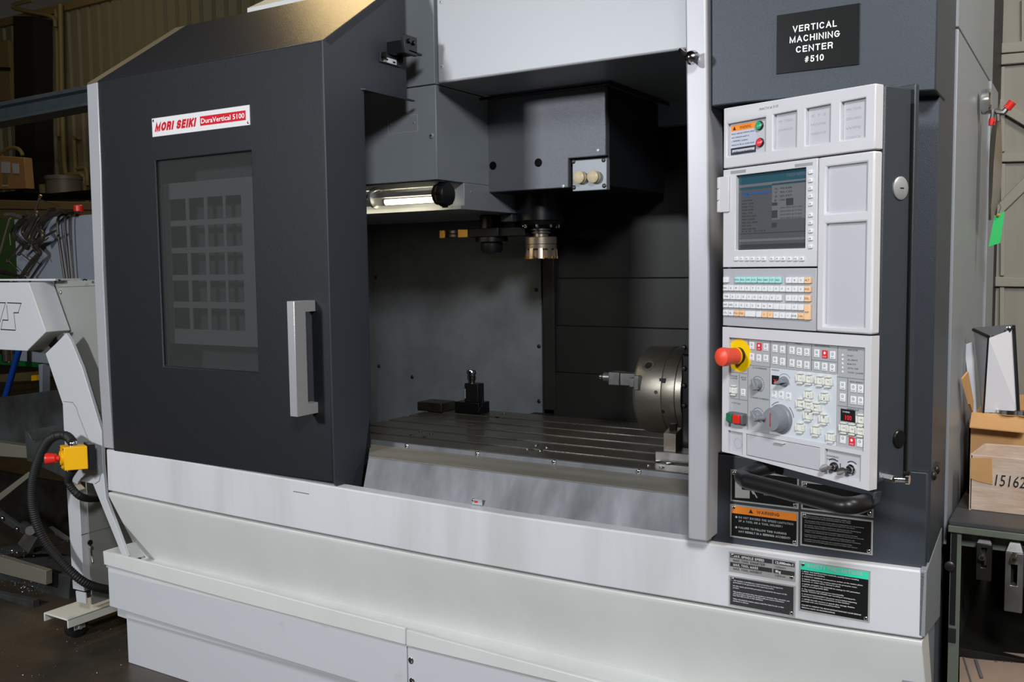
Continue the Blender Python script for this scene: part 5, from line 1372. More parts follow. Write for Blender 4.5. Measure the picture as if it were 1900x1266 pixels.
# tool setter at the left end of the table
def base_on(u, v): return at(u, v, z=ZT)
p0_ = base_on(849, 765); p1_ = base_on(893, 768)
TS = thing('tool_setter', (p0_.x + .04, p0_.y, ZT), 'black tool setter with chrome top on the far left of the table', 'tool setter')
yT = 1.10
def XT(u, v=745): return at(u, v, y=yT).x
def ZZ(u, v): return at(u, v, y=yT).z
MB().box(XT(849), XT(893), yT - .02, yT + .06, ZT + .0005, ZZ(870, 746)).build('base_block', BLACKM, TS, bevel=.002)
MB().box(XT(862), XT(887), yT, yT + .045, ZZ(870, 746), ZZ(870, 712)).build('setter_body', BLACK, TS, bevel=.002)
MB().box(XT(862.5), XT(864.5), yT - .001, yT, ZZ(870, 740), ZZ(870, 722)).build('label_strip', ALU, TS)
MB().lathe([(.015, 0), (.015, .014), (.019, .018), (.019, .034), (.017, .036), (.021, .040), (.021, .052), (.018, .056)], (XT(871), yT + .02, ZZ(870, 713)), (0, 0, 1), 24).build('chrome_stylus', CHROME, TS)
MB().cyl((XT(878), yT + .02, ZZ(878, 695)), (XT(878), yT + .02, ZZ(878, 688)), .0015, n=8).build('pin', CHROME, TS)
MB().tube([V((XT(887), yT + .02, ZZ(887, 733))), V((XT(893), yT + .01, ZZ(893, 740))), V((XT(895), yT, ZZ(895, 752))), V((XT(894), yT - .03, ZT + .012))], .0025, 8).build('cable', BLACK, TS)
yK = 1.06
def XK(u): return at(u, 755, y=yK).x
MB().box(XK(774), XK(819), yK, yK + .10, ZT + .0005, at(800, 748, y=yK).z).build('steel_block', BLKST, None, bevel=.003, label='low dark steel block on the table left of the tool setter', cat='metal block')

# ================================================================ chip conveyor on the left
yv = .05
CV = thing('chip_conveyor', (-3.28, .3, 0), 'white sheet-metal chip conveyor on casters at the machine left side', 'conveyor')
yF, yK2 = .0, .095
fC = yframe(yF)
head = [at(*p, y=yF) for p in ((-120, 525), (53, 524.5), (85, 616), (50, 651.5), (-120, 643))]
hb_ = [V((p.x, yK2, p.z)) for p in head]
MB().loft(head, hb_).build('discharge_head', CONV, CV, bevel=.002)
# outline letters
lt = MB()
def seg(pts, w=1.6):
    for (u0, v0), (u1, v1) in zip(pts, pts[1:]):
        a = at(u0, v0, y=yF - .001); b = at(u1, v1, y=yF - .001); d = (b - a)
        n_ = V((-d.z, 0, d.x)).normalized() * .0008 * w
        lt.prism([a - n_, b - n_, b + n_, a + n_], (0, .0015, 0))
seg([(13, 562), (39.5, 563)], 2.2); seg([(39, 563), (33.5, 580)], .8); seg([(25, 580.5), (34.5, 580.5)], 2.2); seg([(25.5, 581), (29, 612)], .8); seg([(1, 611.5), (28.5, 613)], 2.2); seg([(1.5, 611), (5, 594)], .8)
seg([(4.5, 594), (15, 594.5)], 2.2); seg([(15, 594), (12, 566)], .8); seg([(-30, 561.5), (10, 562)], 2.2); seg([(10, 562), (-2, 604)], .8)
lt.build('logo_lettering', INK, CV, smooth=False)
# rear sheet with screws, right of the head
zs = at(103, 521, y=yK2).z
rs_ = [at(*p, y=yK2 + .005) for p in ((100, 521), (196, 519), (200, 835), (186, 795), (135, 665), (105, 600))]
MB().prism(rs_, (0, .25, 0)).build('casing_side', CONVG, CV, bevel=.002)
MB().prism([at(*p, y=yK2 + .001) for p in ((103, 521.5), (190, 519.5), (190, 530), (107, 533))], (0, .004, 0)).build('casing_top_flange', CONVG, CV, bevel=.001)
for u, v in ((112.5, 543), (111.5, 569), (123.5, 602), (155, 683), (185, 765), (22, 521), (31, 520), (46, 519), (88, 520), (100, 519), (109, 519), (158, 519)):
    top_s = v < 525
    if top_s:
        c = at(u, v + 2, y=yK2 - .03); mb = MB(); screw(mb, c, (0, 0, 1), .008, .006)
    else:
        c = at(u, v, y=yK2 + .004); mb = MB(); screw(mb, c, (0, -1, 0), .0075, .005)
    mb.build('screw', [CHROME, BLACK], CV)
MB().prism([at(*p, y=.05) for p in ((-120, 519), (103, 517.5), (103, 521), (-120, 521))], (0, .10, 0)).build('head_lid', CONV, CV)
# slanting leg (tapered duct) and its lower neck
yL = .03
leg_pts = [(84, 656), (104, 637), (122, 618), (131, 632), (152, 683), (188, 800), (190, 860), (196, 925), (236, 1033), (226, 1031), (172, 898), (146, 893), (143, 900), (125, 888), (119, 815), (116, 750)]
L3 = [at(*p, y=yL) for p in leg_pts]
MB().prism(L3, (0, .014, 0)).build('slanting_leg', CONV, CV, bevel=.002)
MB().prism([at(*p, y=yL + .04) for p in ((84, 656), (50, 651), (85, 616), (122, 618))], (0, .08, 0)).build('leg_shoulder', CONVG, CV)
MB().lathe([(.035, 0), (.035, .003)], at(96, 630, y=yL + .036), (0, -1, -.2), 20).build('cable_hole', BLACK, CV)
# facing plate seam on the leg
sm = [at(*p, y=yL - .0007) for p in ((118, 745), (135, 747), (142, 757), (145, 768), (178, 852), (187, 880), (184, 893), (176, 898))]
MB().tube(sm, .0014, 6).build('plate_seam', GREYP, CV)
# post, side sheet, foot, caster
xp0, xp1 = at(128, 1000, y=.10).x, at(151, 1000, y=.10).x
zp0 = at(140, 1098, y=.10).z
MB().prism([at(*p, y=.10) for p in ((122, 886), (146, 910), (156, 1098), (135, 1093))], (0, .03, 0)).build('post', CONV, CV, bevel=.002)
MB().box(xp1 - .004, xp1 + .004, .13, .90, zp0 - .05, .62).build('side_sheet', CONVG, CV)
fX = xp1 + .004
s0 = at(150, 993, x=fX); s1 = at(192, 984, x=fX)
MB().box(fX, fX + .0006, s0.y, .85, s0.z - .0008, s0.z + .0008).build('sheet_seam', INKG, CV)
k = at(166.5, 1007, x=fX)
mb = MB().mat(1).lathe([(.010, 0), (.010, .004)], k, (1, 0, 0), 16)
mb.mat(0).lathe([(.007, 0), (.006, .012)], k + V((0, 0, -.018)), (1, 0, 0), 10)
mb.tube([k + V((.006, 0, -.02)), k + V((.008, .0, -.045)), k + V((.008, .004, -.075))], .003, 6)
mb.build('lock_with_key', [CHROME, BLACK], CV)
MB().prism([at(*p, y=.092) for p in ((140, 1097), (158, 1101), (160, 1121), (142, 1117))], (0, .006, 0)).build('post_sleeve', CONV, CV, bevel=.001)
fz = .098
f0 = at(90, 1132, z=fz); f1 = at(130, 1149, z=fz)
mb = MB()
x0_, x1_ = f0.x + .01, f1.x
yf0 = f1.y - .01
mb.box(x0_, x1_, yf0, .95, fz - .006, fz)
mb.box(x1_ - .005, x1_, yf0, .95, fz - .034, fz); mb.box(x0_, x0_ + .005, yf0, .95, fz - .034, fz)
mb.build('foot_channel', CREAM, CV, bevel=.002)
cxx = (x0_ + x1_) / 2 + .02
mb = MB().box(cxx - .026, cxx - .022, yf0 + .05, yf0 + .085, .035, fz - .008).box(cxx + .022, cxx + .026, yf0 + .045, yf0 + .09, .035, fz - .008).cyl((cxx - .03, yf0 + .068, .040), (cxx + .03, yf0 + .068, .040), .007, n=10)
mb.build('caster_fork', ALU, CV)
MB().lathe([(.032, 0), (.040, .004), (.040, .034), (.032, .038)], (cxx - .019, yf0 + .068, .0405), X1, 32).build('caster_wheel', BLACKR, CV)
# emergency-stop box with hoses
ye = -.04
b0_ = at(97, 832, y=ye); 
EB = thing('emergency_stop_box', (b0_.x, 0, b0_.z), 'yellow emergency stop box with red mushroom button on the conveyor leg', 'stop box')
q = [at(*p, y=ye - .075) for p in ((97, 830), (118, 829), (122, 872), (98, 868))]
# box turned so that a corner faces the viewer
cB = at(119, 852, y=-.085)
eR = V((math.cos(math.radians(-26)), 0, 0))
e1 = V((.80, .60, 0)); e2 = V((.60, -.80, 0))
# front face runs back-left from the near corner, side face runs back-right
fl = V((-.93, .36, 0)); fr_ = V((.62, .78, 0))
zt0, zb0_ = at(119, 831, y=-.085).z, at(119, 874, y=-.085).z
sl, sr_ = .062, .075
def bx4(z): return [V((cB.x, cB.y, z)), V((cB.x, cB.y, z)) + fl * sl, V((cB.x, cB.y, z)) + fl * sl + fr_ * sr_, V((cB.x, cB.y, z)) + fr_ * sr_]
MB().loft(bx4(zb0_), bx4(zt0)).build('stop_box_body', YEL, EB, bevel=.003)
nf = V((-fl.y, fl.x, 0)).normalized()
if nf.y > 0: nf = -nf
cz_ = (zt0 + zb0_) / 2
cc_ = V((cB.x, cB.y, cz_)) + fl * sl * .5
MB().lathe([(.024, 0), (.024, .006), (.014, .008)], cc_, nf, 24).build('button_collar', YEL, EB)
MB().lathe([(.010, 0), (.010, .012), (.016, .014), (.018, .026), (.020, .042), (.019, .046), (.0, .047)], cc_ + nf * .006 , (nf + fl * .55).normalized(), 24, close=False).build('mushroom_button', RED, EB)
for s_, z_ in ((.1, zt0 - .007), (.9, zt0 - .007), (.1, zb0_ + .007), (.9, zb0_ + .007)):
    mb = MB(); screw(mb, V((cB.x, cB.y, z_)) + fl * sl * s_ + nf * .0005, nf, .0035, .001); mb.build('screw', [BLKST, BLACK], EB)
bk = V((cB.x, cB.y, 0)) + fr_ * (sr_ + .004)
MB().loft([p + fr_ * .078 * 0 for p in [V((bk.x, bk.y, zb0_ - .004)), V((bk.x, bk.y, zb0_ - .004)) + fl * .07, V((bk.x, bk.y, zb0_ - .004)) + fl * .07 + fr_ * .02, V((bk.x, bk.y, zb0_ - .004)) + fr_ * .02]],
          [V((bk.x, bk.y, zt0 + .004)), V((bk.x, bk.y, zt0 + .004)) + fl * .07, V((bk.x, bk.y, zt0 + .004)) + fl * .07 + fr_ * .02, V((bk.x, bk.y, zt0 + .004)) + fr_ * .02]).build('mounting_plate', BLACK, EB)
ctp = V((cB.x, cB.y, zt0)) + fl * .03 + fr_ * .035
MB().lathe([(.015, 0), (.015, .012), (.012, .016)], ctp, (0, 0, 1), 12).build('gland', CHROME, EB)
def ribbed(pts, r, pitch=.0045):
    P = smoothp([V(p) for p in pts], 4)
    L_ = [0]
    for a, b in zip(P, P[1:]): L_.append(L_[-1] + (b - a).length)
    n = int(L_[-1] / pitch); Q = resample(P, n)
    rr = [r * (1.0 if (i // 1) % 2 else .86) for i in range(n)]
    return MB().tube(Q, rr, 12)
hp_ = [ctp + V((0, 0, .012)), at(124, 808, y=-.03), at(105, 807, y=-.06), at(86, 820, y=-.06), at(68, 860, y=-.05), at(58, 905, y=-.04), at(62, 960, y=-.02), at(85, 1010, y=.0), at(120, 1050, y=.02), at(150, 1078, y=.05), at(175, 1090, y=.10), at(215, 1097, y=.20)]
ribbed(hp_, .017).build('long_corrugated_hose', BLACKR, None, label='long black corrugated hose looping down from the yellow stop box', cat='hose')
hp2 = [V((cB.x, cB.y, zb0_ + .004)) + fl * .03 + fr_ * .04, at(124, 890, y=-.02), at(132, 905, y=-.01), at(145, 920, y=.0), at(162, 926, y=.05), at(182, 925, y=.14), at(200, 922, y=.2)]
ribbed(hp2, .014).build('short_corrugated_hose', BLACKR, None, label='short black corrugated hose from under the yellow stop box', cat='hose')

# ================================================================ left background
# board with the clamps hooked over it
yBd = 1.0
fB = yframe(yBd)
bt0 = at(25, 407, y=yBd); bt1 = at(175, 397.5, y=yBd)
SBd = MB().prism([at(26, 407, y=yBd), at(172, 398, y=yBd), V((at(172, 398, y=yBd).x, yBd, at(60, 640, y=yBd).z)), V((at(26, 407, y=yBd).x, yBd, at(60, 640, y=yBd).z))], (0, .025, 0)).build('sheet_metal_board', LGREY, None, bevel=.003, label='blue-grey upright sheet board carrying the hanging C-clamps', cat='board')
MB().lathe([(.017, 0), (.017, .018), (.024, .019), (.024, .05), (.020, .054), (0, .055)], (at(162, 398, y=yBd + .06).x, yBd + .012, at(162, 399, y=yBd).z), (0, 0, 1), 20, close=False).build('red_cap', RED, None, label='small red plastic cap on the board edge by the silver post', cat='cap')
yW = yBd - .03
def W_(u, v, d=0): return at(u, v, y=yW - d)
CLG = 'C-clamps hanging on the grey board'
def gclamp(body, screw_, bar, label, w=.012, depth=0.0, cap=None):
    """cast C frame along `body`, threaded screw along `screw_`, sliding tommy bar along `bar`"""
    T = thing('c_clamp', W_(*body[0], depth), label, 'clamp', CLG)
    MB().tube(smoothp([W_(u, v, depth) for u, v in body], 2), w, 8).build('frame', CLAMPM, T)
    if screw_:
        a, b = W_(*screw_[0], depth), W_(*screw_[1], depth)
        MB().cyl(a, b, .0065, n=10).build('screw', SCREWM, T)
        MB().lathe([(.009, 0), (.010, .004), (.010, .012), (.006, .014)], b, (b - a), 12).build('swivel_pad', SCREWM, T)
    if bar:
        MB().tube([W_(*bar[0], depth), W_(*bar[1], depth)], .0032, 6).build('tommy_bar', SCREWM, T)
gclamp([(52, 395), (45, 402), (24, 427), (25, 438), (46, 455)], [(40, 452), (15, 484)], [(14, 482), (35, 504)], 'leftmost dark C-clamp on the board, tilted with its screw down left', depth=.0)
gclamp([(68, 397), (60, 402), (43, 425), (43, 435), (57, 450), (70, 462)], [(60, 445), (37, 470)], [(37, 469), (60, 487)], 'second dark C-clamp from the left, hooked over the board', depth=.03)
gclamp([(66, 394), (70, 400), (62, 410), (48, 440)], [(62, 400), (74, 366)], [(71, 369), (111, 384)], 'C-clamp with its screw and cross bar sticking up above the board', depth=.05)
gclamp([(100, 389), (90, 390), (74, 412), (56, 450), (50, 462)], [(82, 446), (56, 453)], [(66, 419), (72, 430)], 'long dark C-clamp with a reddish crown, slanting across the board', depth=.02)
gclamp([(122, 393), (110, 390), (75, 415), (68, 424), (83, 436), (72, 452)], [(104, 428), (56, 453)], [(57, 453), (73, 480)], 'C-clamp whose long screw points left at the middle of the tangle', depth=.06)
gclamp([(60, 445), (68, 462), (77, 470), (62, 480), (37, 517)], [(72, 478), (52, 508)], [(84, 446), (90, 441)], 'lowest C-clamp of the tangle, reaching down to the conveyor lid', depth=.04)
gclamp([(140, 395), (120, 396), (108, 402), (106, 420), (113, 470), (121, 524)], None, None, 'bar clamp with rounded hook, nearest the tangle', w=.007, depth=.0)
gclamp([(148, 394), (128, 394), (121, 402), (120, 420), (125, 470), (130, 524)], None, None, 'middle one of the three straight hooked bar clamps', w=.007, depth=.0)
gclamp([(152, 394), (136, 396), (131, 402), (131, 430), (134, 480), (137, 524)], None, None, 'thin hooked bar clamp nearest the silver post', w=.0045, depth=.0)
T = thing('bar_clamp', W_(10, 450, .05), 'long bright bar clamp leaning at the far left edge', 'clamp')
MB().tube([W_(18, 405, .05), W_(-12, 510, .05)], .008, 8).build('bar', SCREWM, T)
MB().tube([W_(10, 399, .05), W_(22, 398, .05), W_(38, 403, .05)], .010, 8).build('jaw', STSTEEL, T)
MB().tube([W_(18, 433, .055), W_(20, 455, .055)], .0035, 6).build('tommy_bar', SCREWM, T)
MB().tube([W_(-10, 500, .02), W_(28, 511, .02), W_(36, 512, .02)], [.02, .008, .006], 8).build('grey_rod', BLKST, None, label='dark tapered rod lying above the conveyor lid', cat='rod')
# green cabinet behind
MB().prism([at(*p, y=1.6) for p in ((-200, 405), (28, 405), (28, 524), (-200, 524))], (0, .4, 0)).build('green_cabinet', DGREEN, None, label='dark green cabinet behind the clamps at the left edge', cat='cabinet')
# tan shelf board, boxes, tank and pipes in front of the back wall
yS2 = 5.0
def S_(u, v, y=yS2): return at(u, v, y=y)
SH = thing('storage_shelf', S_(0, 400), 'long tan shelf front running below the pipes and boxes', 'shelf')
MB().prism([S_(*p) for p in ((-300, 364), (300, 378), (300, 412), (-300, 410))], (0, 1.4, 0)).build('shelf_front', TANW, SH, bevel=.01)
MB().prism([S_(*p, y=yS2 - .01) for p in ((-300, 384), (60, 388), (300, 391), (300, 392), (-300, 386))], (0, .01, 0)).build('shelf_groove', SEAM, SH)
MB().prism([S_(*p, y=5.6) for p in ((-200, 352), (240, 362), (240, 372), (-200, 366))], (0, .15, 0)).build('shelf_shadow_strip', BLACKM, SH)  # black strip stands in for the shadow behind the shelf edge
zt_k = S_(120, 362, 6.2).z; zt_b = S_(20, 352, 5.4).z
MB().box(S_(-200, 360, 6).x, S_(300, 360, 6).x, 5.9, 6.6, zt_k - .05, zt_k).build('rear_deck', BLACKM, SH)
MB().box(S_(-200, 360, 5.4).x, S_(52, 360, 5.4).x, 5.35, 5.55, zt_b - .06, zt_b - .03).build('front_deck', BLACKM, SH)
BX = thing('storage_box', S_(20, 350, 5.4), 'tan carton with pale labels on the far shelf', 'box')
pz = [S_(*p, y=5.4) for p in ((-20, 288), (44, 292), (49, 350), (-20, 352))]
MB().prism(pz, (0, .12, 0)).build('carton', CARD, BX, bevel=.01)
MB().prism([S_(*p, y=5.39) for p in ((2, 300), (18, 301), (18, 321), (2, 321))], (0, .005, 0)).build('label_sheet', PAPER, BX)
MB().prism([S_(*p, y=5.39) for p in ((22, 303), (34, 304), (35, 322), (24, 322))], (0, .005, 0)).build('label_sheet', PAPER, BX)
MB().prism([S_(*p, y=5.39) for p in ((5, 325), (14, 325), (14, 341), (5, 341))], (0, .005, 0)).build('tape_patch', TANW, BX)
for u in (5, 9, 13):
    MB().prism([S_(*p, y=5.39) for p in ((u - 1, 343), (u + 1, 343), (u + 1, 346), (u - 1, 346))], (0, .005, 0)).build('print_mark', PAPER, BX)
MB().tube(smoothp([S_(*p, y=5.5) for p in ((0, 285), (15, 275), (32, 274), (40, 282), (42, 288))], 2), .025, 8).build('cable_coil', PIPE, None, label='coil of tan cable on top of the far carton', cat='cable')
TK = thing('metal_tank', S_(120, 364, 6.2), 'round grey metal tank on the far shelf among the pipes', 'tank')
xa_, xb_ = S_(100, 350, 6.2).x, S_(138, 350, 6.2).x
MB().lathe([((xb_ - xa_) / 2, 0), ((xb_ - xa_) / 2, S_(120, 333, 6.2).z - S_(120, 364, 6.2).z)], V(((xa_ + xb_) / 2, 6.2, S_(120, 362, 6.2).z)), (0, 0, 1), 32).build('tank_shell', GALV, TK)
MB().lathe([((xb_ - xa_) / 2 * 1.06, 0), ((xb_ - xa_) / 2 * 1.06, .05)], V(((xa_ + xb_) / 2, 6.2, S_(120, 334, 6.2).z)), (0, 0, 1), 32).build('tank_rim', GALV, TK)
def pipe(pts, r, label, y=7.0, m_=PIPE):
    MB().tube(smoothp([S_(u, v, y) for u, v in pts], 2), r, 10).build('conduit_pipe', m_, None, label=label, cat='pipe', group='tan conduits on the far wall')
pipe([(104, 18), (106, 60), (108, 200), (109, 253)], .035, 'left one of two tall tan conduits, ending above the other')
pipe([(112, 8), (113, 60), (115, 200), (120, 324), (125, 325), (150, 322), (156, 328), (157, 368)], .038, 'tall tan conduit that bends right above the tank', 6.91)
pipe([(147, 255), (138, 255), (137, 262), (141, 330), (142, 362)], .036, 'short hooked tan conduit near the silver post')
pipe([(142, 313), (158, 311), (161, 316), (162, 344)], .03, 'small tan pipe loop nearest the silver post', 6.93)
pipe([(147, 330), (150, 345), (150, 362)], .026, 'thin tan pipe stub beside the tank', 6.5)
pipe([(60, 0), (12, 12), (60, 23), (102, 30), (103, 50)], .032, 'high bent tan pipe frame at the upper left corner', 6.9)
pipe([(80, 343), (82, 366)], .06, 'short tan post standing on the far shelf', 6.2)
MB().prism([S_(*p, y=6.95) for p in ((60, 0), (122, 0), (124, 360), (60, 360))], (0, .03, 0)).build('wall_panel_strip', GALV, None, label='dark olive wall strip behind the tall conduits', cat='wall strip') if False else None
MB().prism([S_(*p, y=6.7) for p in ((24, 30), (62, 30), (66, 360), (30, 360))], (0, .3, 0)).build('steel_column', CEILM, None, label='dark steel building column left of the conduits', cat='column')
MB().prism([S_(*p, y=6.7) for p in ((-60, 70), (14, 75), (20, 185), (-60, 195))], (0, .1, 0)).build('wall_cabinet', TANW, None, label='tan wall cabinet at the upper left edge', cat='cabinet')
MB().prism([S_(*p, y=6.68) for p in ((-60, 122), (17, 125), (17, 131), (-60, 129))], (0, .02, 0)).build('cabinet_rail', SEAM, None, label='dark rail across the tan wall cabinet', cat='rail')
BM_ = thing('crane_beam', at(80, 200, y=4.0), 'blue-grey steel beam crossing high at the upper left', 'beam')
MB().prism([at(*p, y=4.0) for p in ((-120, 212), (400, 112), (400, 119), (-120, 220))], (0, .25, 0)).build('top_flange', BEAM, BM_, bevel=.005)
MB().prism([at(*p, y=4.1) for p in ((-120, 218), (400, 118), (400, 148), (-120, 246))], (0, .04, 0)).build('beam_web', BEAM, BM_)
MB().prism([at(*p, y=4.0) for p in ((-120, 243), (400, 145), (400, 150), (-120, 249))], (0, .25, 0)).build('bottom_flange', BEAM, BM_, bevel=.005)
# clutter under the conveyor head
MB().cyl(at(38, 640, y=.8), at(2, 765, y=.8), .016, n=14).build('blue_tube', BLUEP, None, label='glossy blue slanted tube beneath the conveyor head', cat='tube')
GR = thing('support_rack', at(60, 670, y=1.1), 'grey cross rail and upright behind the blue tube', 'frame')
MB().prism([at(*p, y=1.1) for p in ((36, 652), (100, 650), (100, 676), (36, 670))], (0, .05, 0)).build('rail', LGREY, GR, bevel=.003)
MB().prism([at(*p, y=1.08) for p in ((50, 652), (54, 652), (54, 673), (50, 672))], (0, .01, 0)).build('rail_joint', BLKST, GR)
MB().prism([at(*p, y=1.1) for p in ((71, 676), (78, 676), (78, 730), (73, 730))], (0, .05, 0)).build('upright', LGREY, GR, bevel=.003)
MB().lathe([(.02, 0), (.03, .01), (.03, .09), (.018, .10)], at(14, 673, y=1.3), (0, 0, 1), 20).build('steel_sleeve', CHROME, None, label='shiny steel sleeve behind the blue tube', cat='sleeve')
MB().prism([at(*p, y=1.5) for p in ((-60, 655), (72, 663), (72, 682), (-60, 672))], (0, .05, 0)).build('green_rail', mat('green_rail_paint', srgb(14, 92, 40), .5), None, label='dark green rail glimpsed under the conveyor head', cat='rail')
MB().prism([at(*p, y=1.45) for p in ((-60, 700), (70, 690), (70, 706), (-60, 712))], (0, .1, 0)).build('wood_plank', mat('old_plank', srgb(84, 74, 40), .7), None, label='brownish plank in the dark behind the blue tube', cat='plank')
MB().prism([at(*p, y=1.4) for p in ((58, 697), (67, 696), (68, 706), (58, 707))], (0, .06, 0)).build('yellow_block', YEL, None, label='small yellow block beside the grey upright', cat='block')
# big dark steel body standing left
BD = thing('steel_hopper', at(40, 900, y=.9), 'grimy grey steel hopper body left of the conveyor post', 'hopper')
MB().prism([at(*p, y=.6) for p in ((-160, 757), (122, 722), (122, 824), (60, 832), (-160, 812))], (0, .5, 0)).build('hopper_side', DIRTY, BD, bevel=.004)
MB().prism([at(*p, y=.5) for p in ((-160, 800), (50, 829), (50, 851), (-160, 836))], (0, .05, 0)).build('hopper_rim', GALV, BD, bevel=.004)
MB().prism([at(*p, y=.42) for p in ((46, 800), (52, 801), (56, 812), (62, 820), (72, 820), (85, 816), (120, 812), (122, 888), (58, 858), (50, 856))], (0, .012, 0)).build('hopper_bracket', DIRTY, BD, bevel=.002)
MB().prism([at(*p, y=.40) for p in ((46, 800), (118, 787), (122, 808), (60, 818), (56, 805), (52, 801))], (0, .012, 0)).build('bracket_cap', DIRTY, BD, bevel=.002)
MB().prism([at(*p, y=.9) for p in ((-100, 858), (130, 900), (130, 1040), (-100, 1040))], (0, .03, 0)).build('hopper_back', BLKST, BD)
def bar_(pts, y, name, m_, th=.02, bevel=.002): 
    return MB().prism([at(*p, y=y) for p in pts], (0, th, 0)).build(name, m_, BD, bevel=bevel)
bar_([(-20, 930), (52, 876), (56, 884), (-20, 945)], .45, 'brace', GALV)
bar_([(-40, 920), (12, 960), (48, 985), (44, 992), (8, 972), (-40, 935)], .5, 'rim_curve', DIRTY)
bar_([(32, 1009), (60, 970), (76, 985), (52, 1028)], .35, 'flat_bar', STSTEEL)
bar_([(-60, 1048), (124, 1002), (126, 1006), (20, 1040), (-60, 1066)], .4, 'angle_iron', BLKST)
bar_([(90, 978), (126, 1002), (124, 1006), (88, 984)], .42, 'angle_iron', DIRTY)
bar_([(-60, 1022), (0, 1034), (85, 1060), (85, 1086), (0, 1064), (-60, 1050)], .28, 'step_rail', GALV, .03)
bar_([(-60, 1062), (60, 1090), (66, 1096), (66, 1142), (125, 1150), (130, 1070), (85, 1060), (-60, 1030)], .34, 'step_block', DIRTY, .2)
bar_([(-80, 1085), (60, 1115), (62, 1135), (-80, 1106)], .20, 'lower_rail', DIRTY, .03)
for u, v in ((4, 962), (31, 982)):
    mb = MB(); screw(mb, at(u, v, y=.49), (0, -1, 0), .012, .008); mb.build('bolt', [CHROME, BLACK], BD)
MB().cyl(at(46, 975, y=.5), at(56, 985, y=.3), .02, n=12).build('round_bar', STSTEEL, BD)
# swarf scattered on the ledges and the floor
rs2 = random.Random(5)
mb = MB()
def chipat(p, s):
    a = rs2.uniform(0, 6.28); e = V((math.cos(a), math.sin(a), rs2.uniform(.0, .8))) * s
    f = V((-math.sin(a), math.cos(a), rs2.uniform(-.3, .6))) * s * .35
    mb.add([p, p + e, p + e + f, p + f * .6 + V((0, 0, s * .3))], [(0, 1, 2, 3)])
for _ in range(520):
    u = rs2.gauss(45, 26); v = 1086 + (u - 45) * .12 + rs2.gauss(0, 8)
    if u > 112: continue
    p = at(u, v, y=.335); mb_ = chipat(p - V((0, rs2.uniform(0, .06), 0)), rs2.uniform(.002, .006))
for _ in range(160):
    p = at(rs2.gauss(20, 18), rs2.gauss(1026, 6), y=.27); chipat(p, rs2.uniform(.002, .005))
for _ in range(220):
    u = rs2.uniform(-10, 260); v = rs2.uniform(1130, 1260); p = at(u, v, z=.001)
    if p.y < .03 or p.x < -2.95: chipat(p + V((0, 0, .001)), rs2.uniform(.001, .004))
mb.build('swarf', CHIP, None, smooth=False, kind='stuff', label='bright metal swarf scattered over the steps and oily floor', cat='swarf')

# ================================================================ right side: bench and what stands on it
yb0 = .22
BN = thing('workbench', (at(1757, 966, y=yb0).x, yb0, 0), 'green-grey steel workbench with a black rubber mat right of the machine', 'workbench')
xb0 = XR + .013
zm1 = at(1830, 974, y=yb0).z; zm0 = at(1830, 983, y=yb0).z; zr0 = at(1830, 996, y=yb0).z
MB().box(xb0, 1.2, yb0, 1.0, zm0, zm1).build('rubber_mat', MAT_R, BN, bevel=.002)
MB().box(xb0 - .001, 1.2, yb0 - .003, 1.0, zr0, zm0).build('bench_rail', BENCH, BN, bevel=.002)
MB().box(xb0 + .008, 1.2, yb0 + .04, yb0 + .046, at(1800, 1024, y=yb0).z, zr0).build('bench_apron', BENCH, BN)
xl0 = xb0 + .004; xl1 = at(1781, 1100, y=yb0).x
zl = .0
MB().box(xl0, xl1, yb0 + .004, yb0 + .010, 0, zr0).build('leg', BENCH, BN, bevel=.001)
MB().box(xl0, xl0 + .006, yb0 + .01, yb0 + .05, 0, zr0).build('leg', BENCH, BN)
xt_ = at(1777, 1100, y=yb0).x
MB().box(xl0 + .002, xt_ - .004, yb0 + .0025, yb0 + .004, at(1760, 1160, y=yb0).z, zr0 - .002).build('black_tape', mat('worn_black_tape', srgb(24, 24, 25), .4, 0, .5, 60, var=1, vscale=22, col2=srgb(70, 74, 66), thr=(.62, .7)), BN)
MB().box(xl0, xl1 - .006, yb0 + .001, yb0 + .0028, at(1760, 1192, y=yb0).z, at(1760, 1166, y=yb0).z).build('black_tape', BLACKR, BN)
k = at(1762.5, 1051, y=yb0)
MB().lathe([(.011, 0), (.011, .006), (.008, .008)], V((k.x, yb0 + .003, k.z)), (0, -1, 0), 14).build('bolt', BLKST, BN)
zsh = at(1830, 1212, y=.34).z
MB().box(xl1 - .02, 1.2, .34, 1.0, zsh - .02, zsh).build('lower_shelf', BLKST, BN, bevel=.002)  # dark material paints in the shade under the bench top
MB().box(xb0 + .02, 1.2, .98, 1.0, 0, zm0).build('back_panel', mat('bench_back_shade', srgb(46, 48, 44), .7), BN)  # darkened bench colour: the shade inside the bench is painted in
MB().box(xb0, xb0 + .01, yb0 + .06, 1.0, 0.02, zr0).build('side_panel', mat('bench_side_shade', srgb(56, 58, 54), .6), BN)  # same painted-in shade on the inner side
MB().prism([V((xl1 + .0, .30, zsh + .0)), V((1.1, .24, zsh - .12)), V((1.1, .9, zsh + .004)), V((xl1 + .0, .9, zsh + .004))], (0, 0, .003)).build('flattened_carton', CARDD, None, label='flattened printed carton lying in the bench lower shelf', cat='cardboard') if False else None
pc = MB()
c4 = [at(1781, 1206, y=.36), at(1960, 1222, y=.36), at(1960, 1300, y=.26), at(1780, 1290, y=.26)]
pc.prism(c4, (0, .004, .002))
CP = pc.build('flattened_carton', CARDD, None, label='flattened brown printed carton on the bench lower shelf', cat='cardboard')
def on4(s_, t): return c4[0].lerp(c4[1], s_).lerp(c4[3].lerp(c4[2], s_), t) + V((0, -.003, 0))
mb = MB()
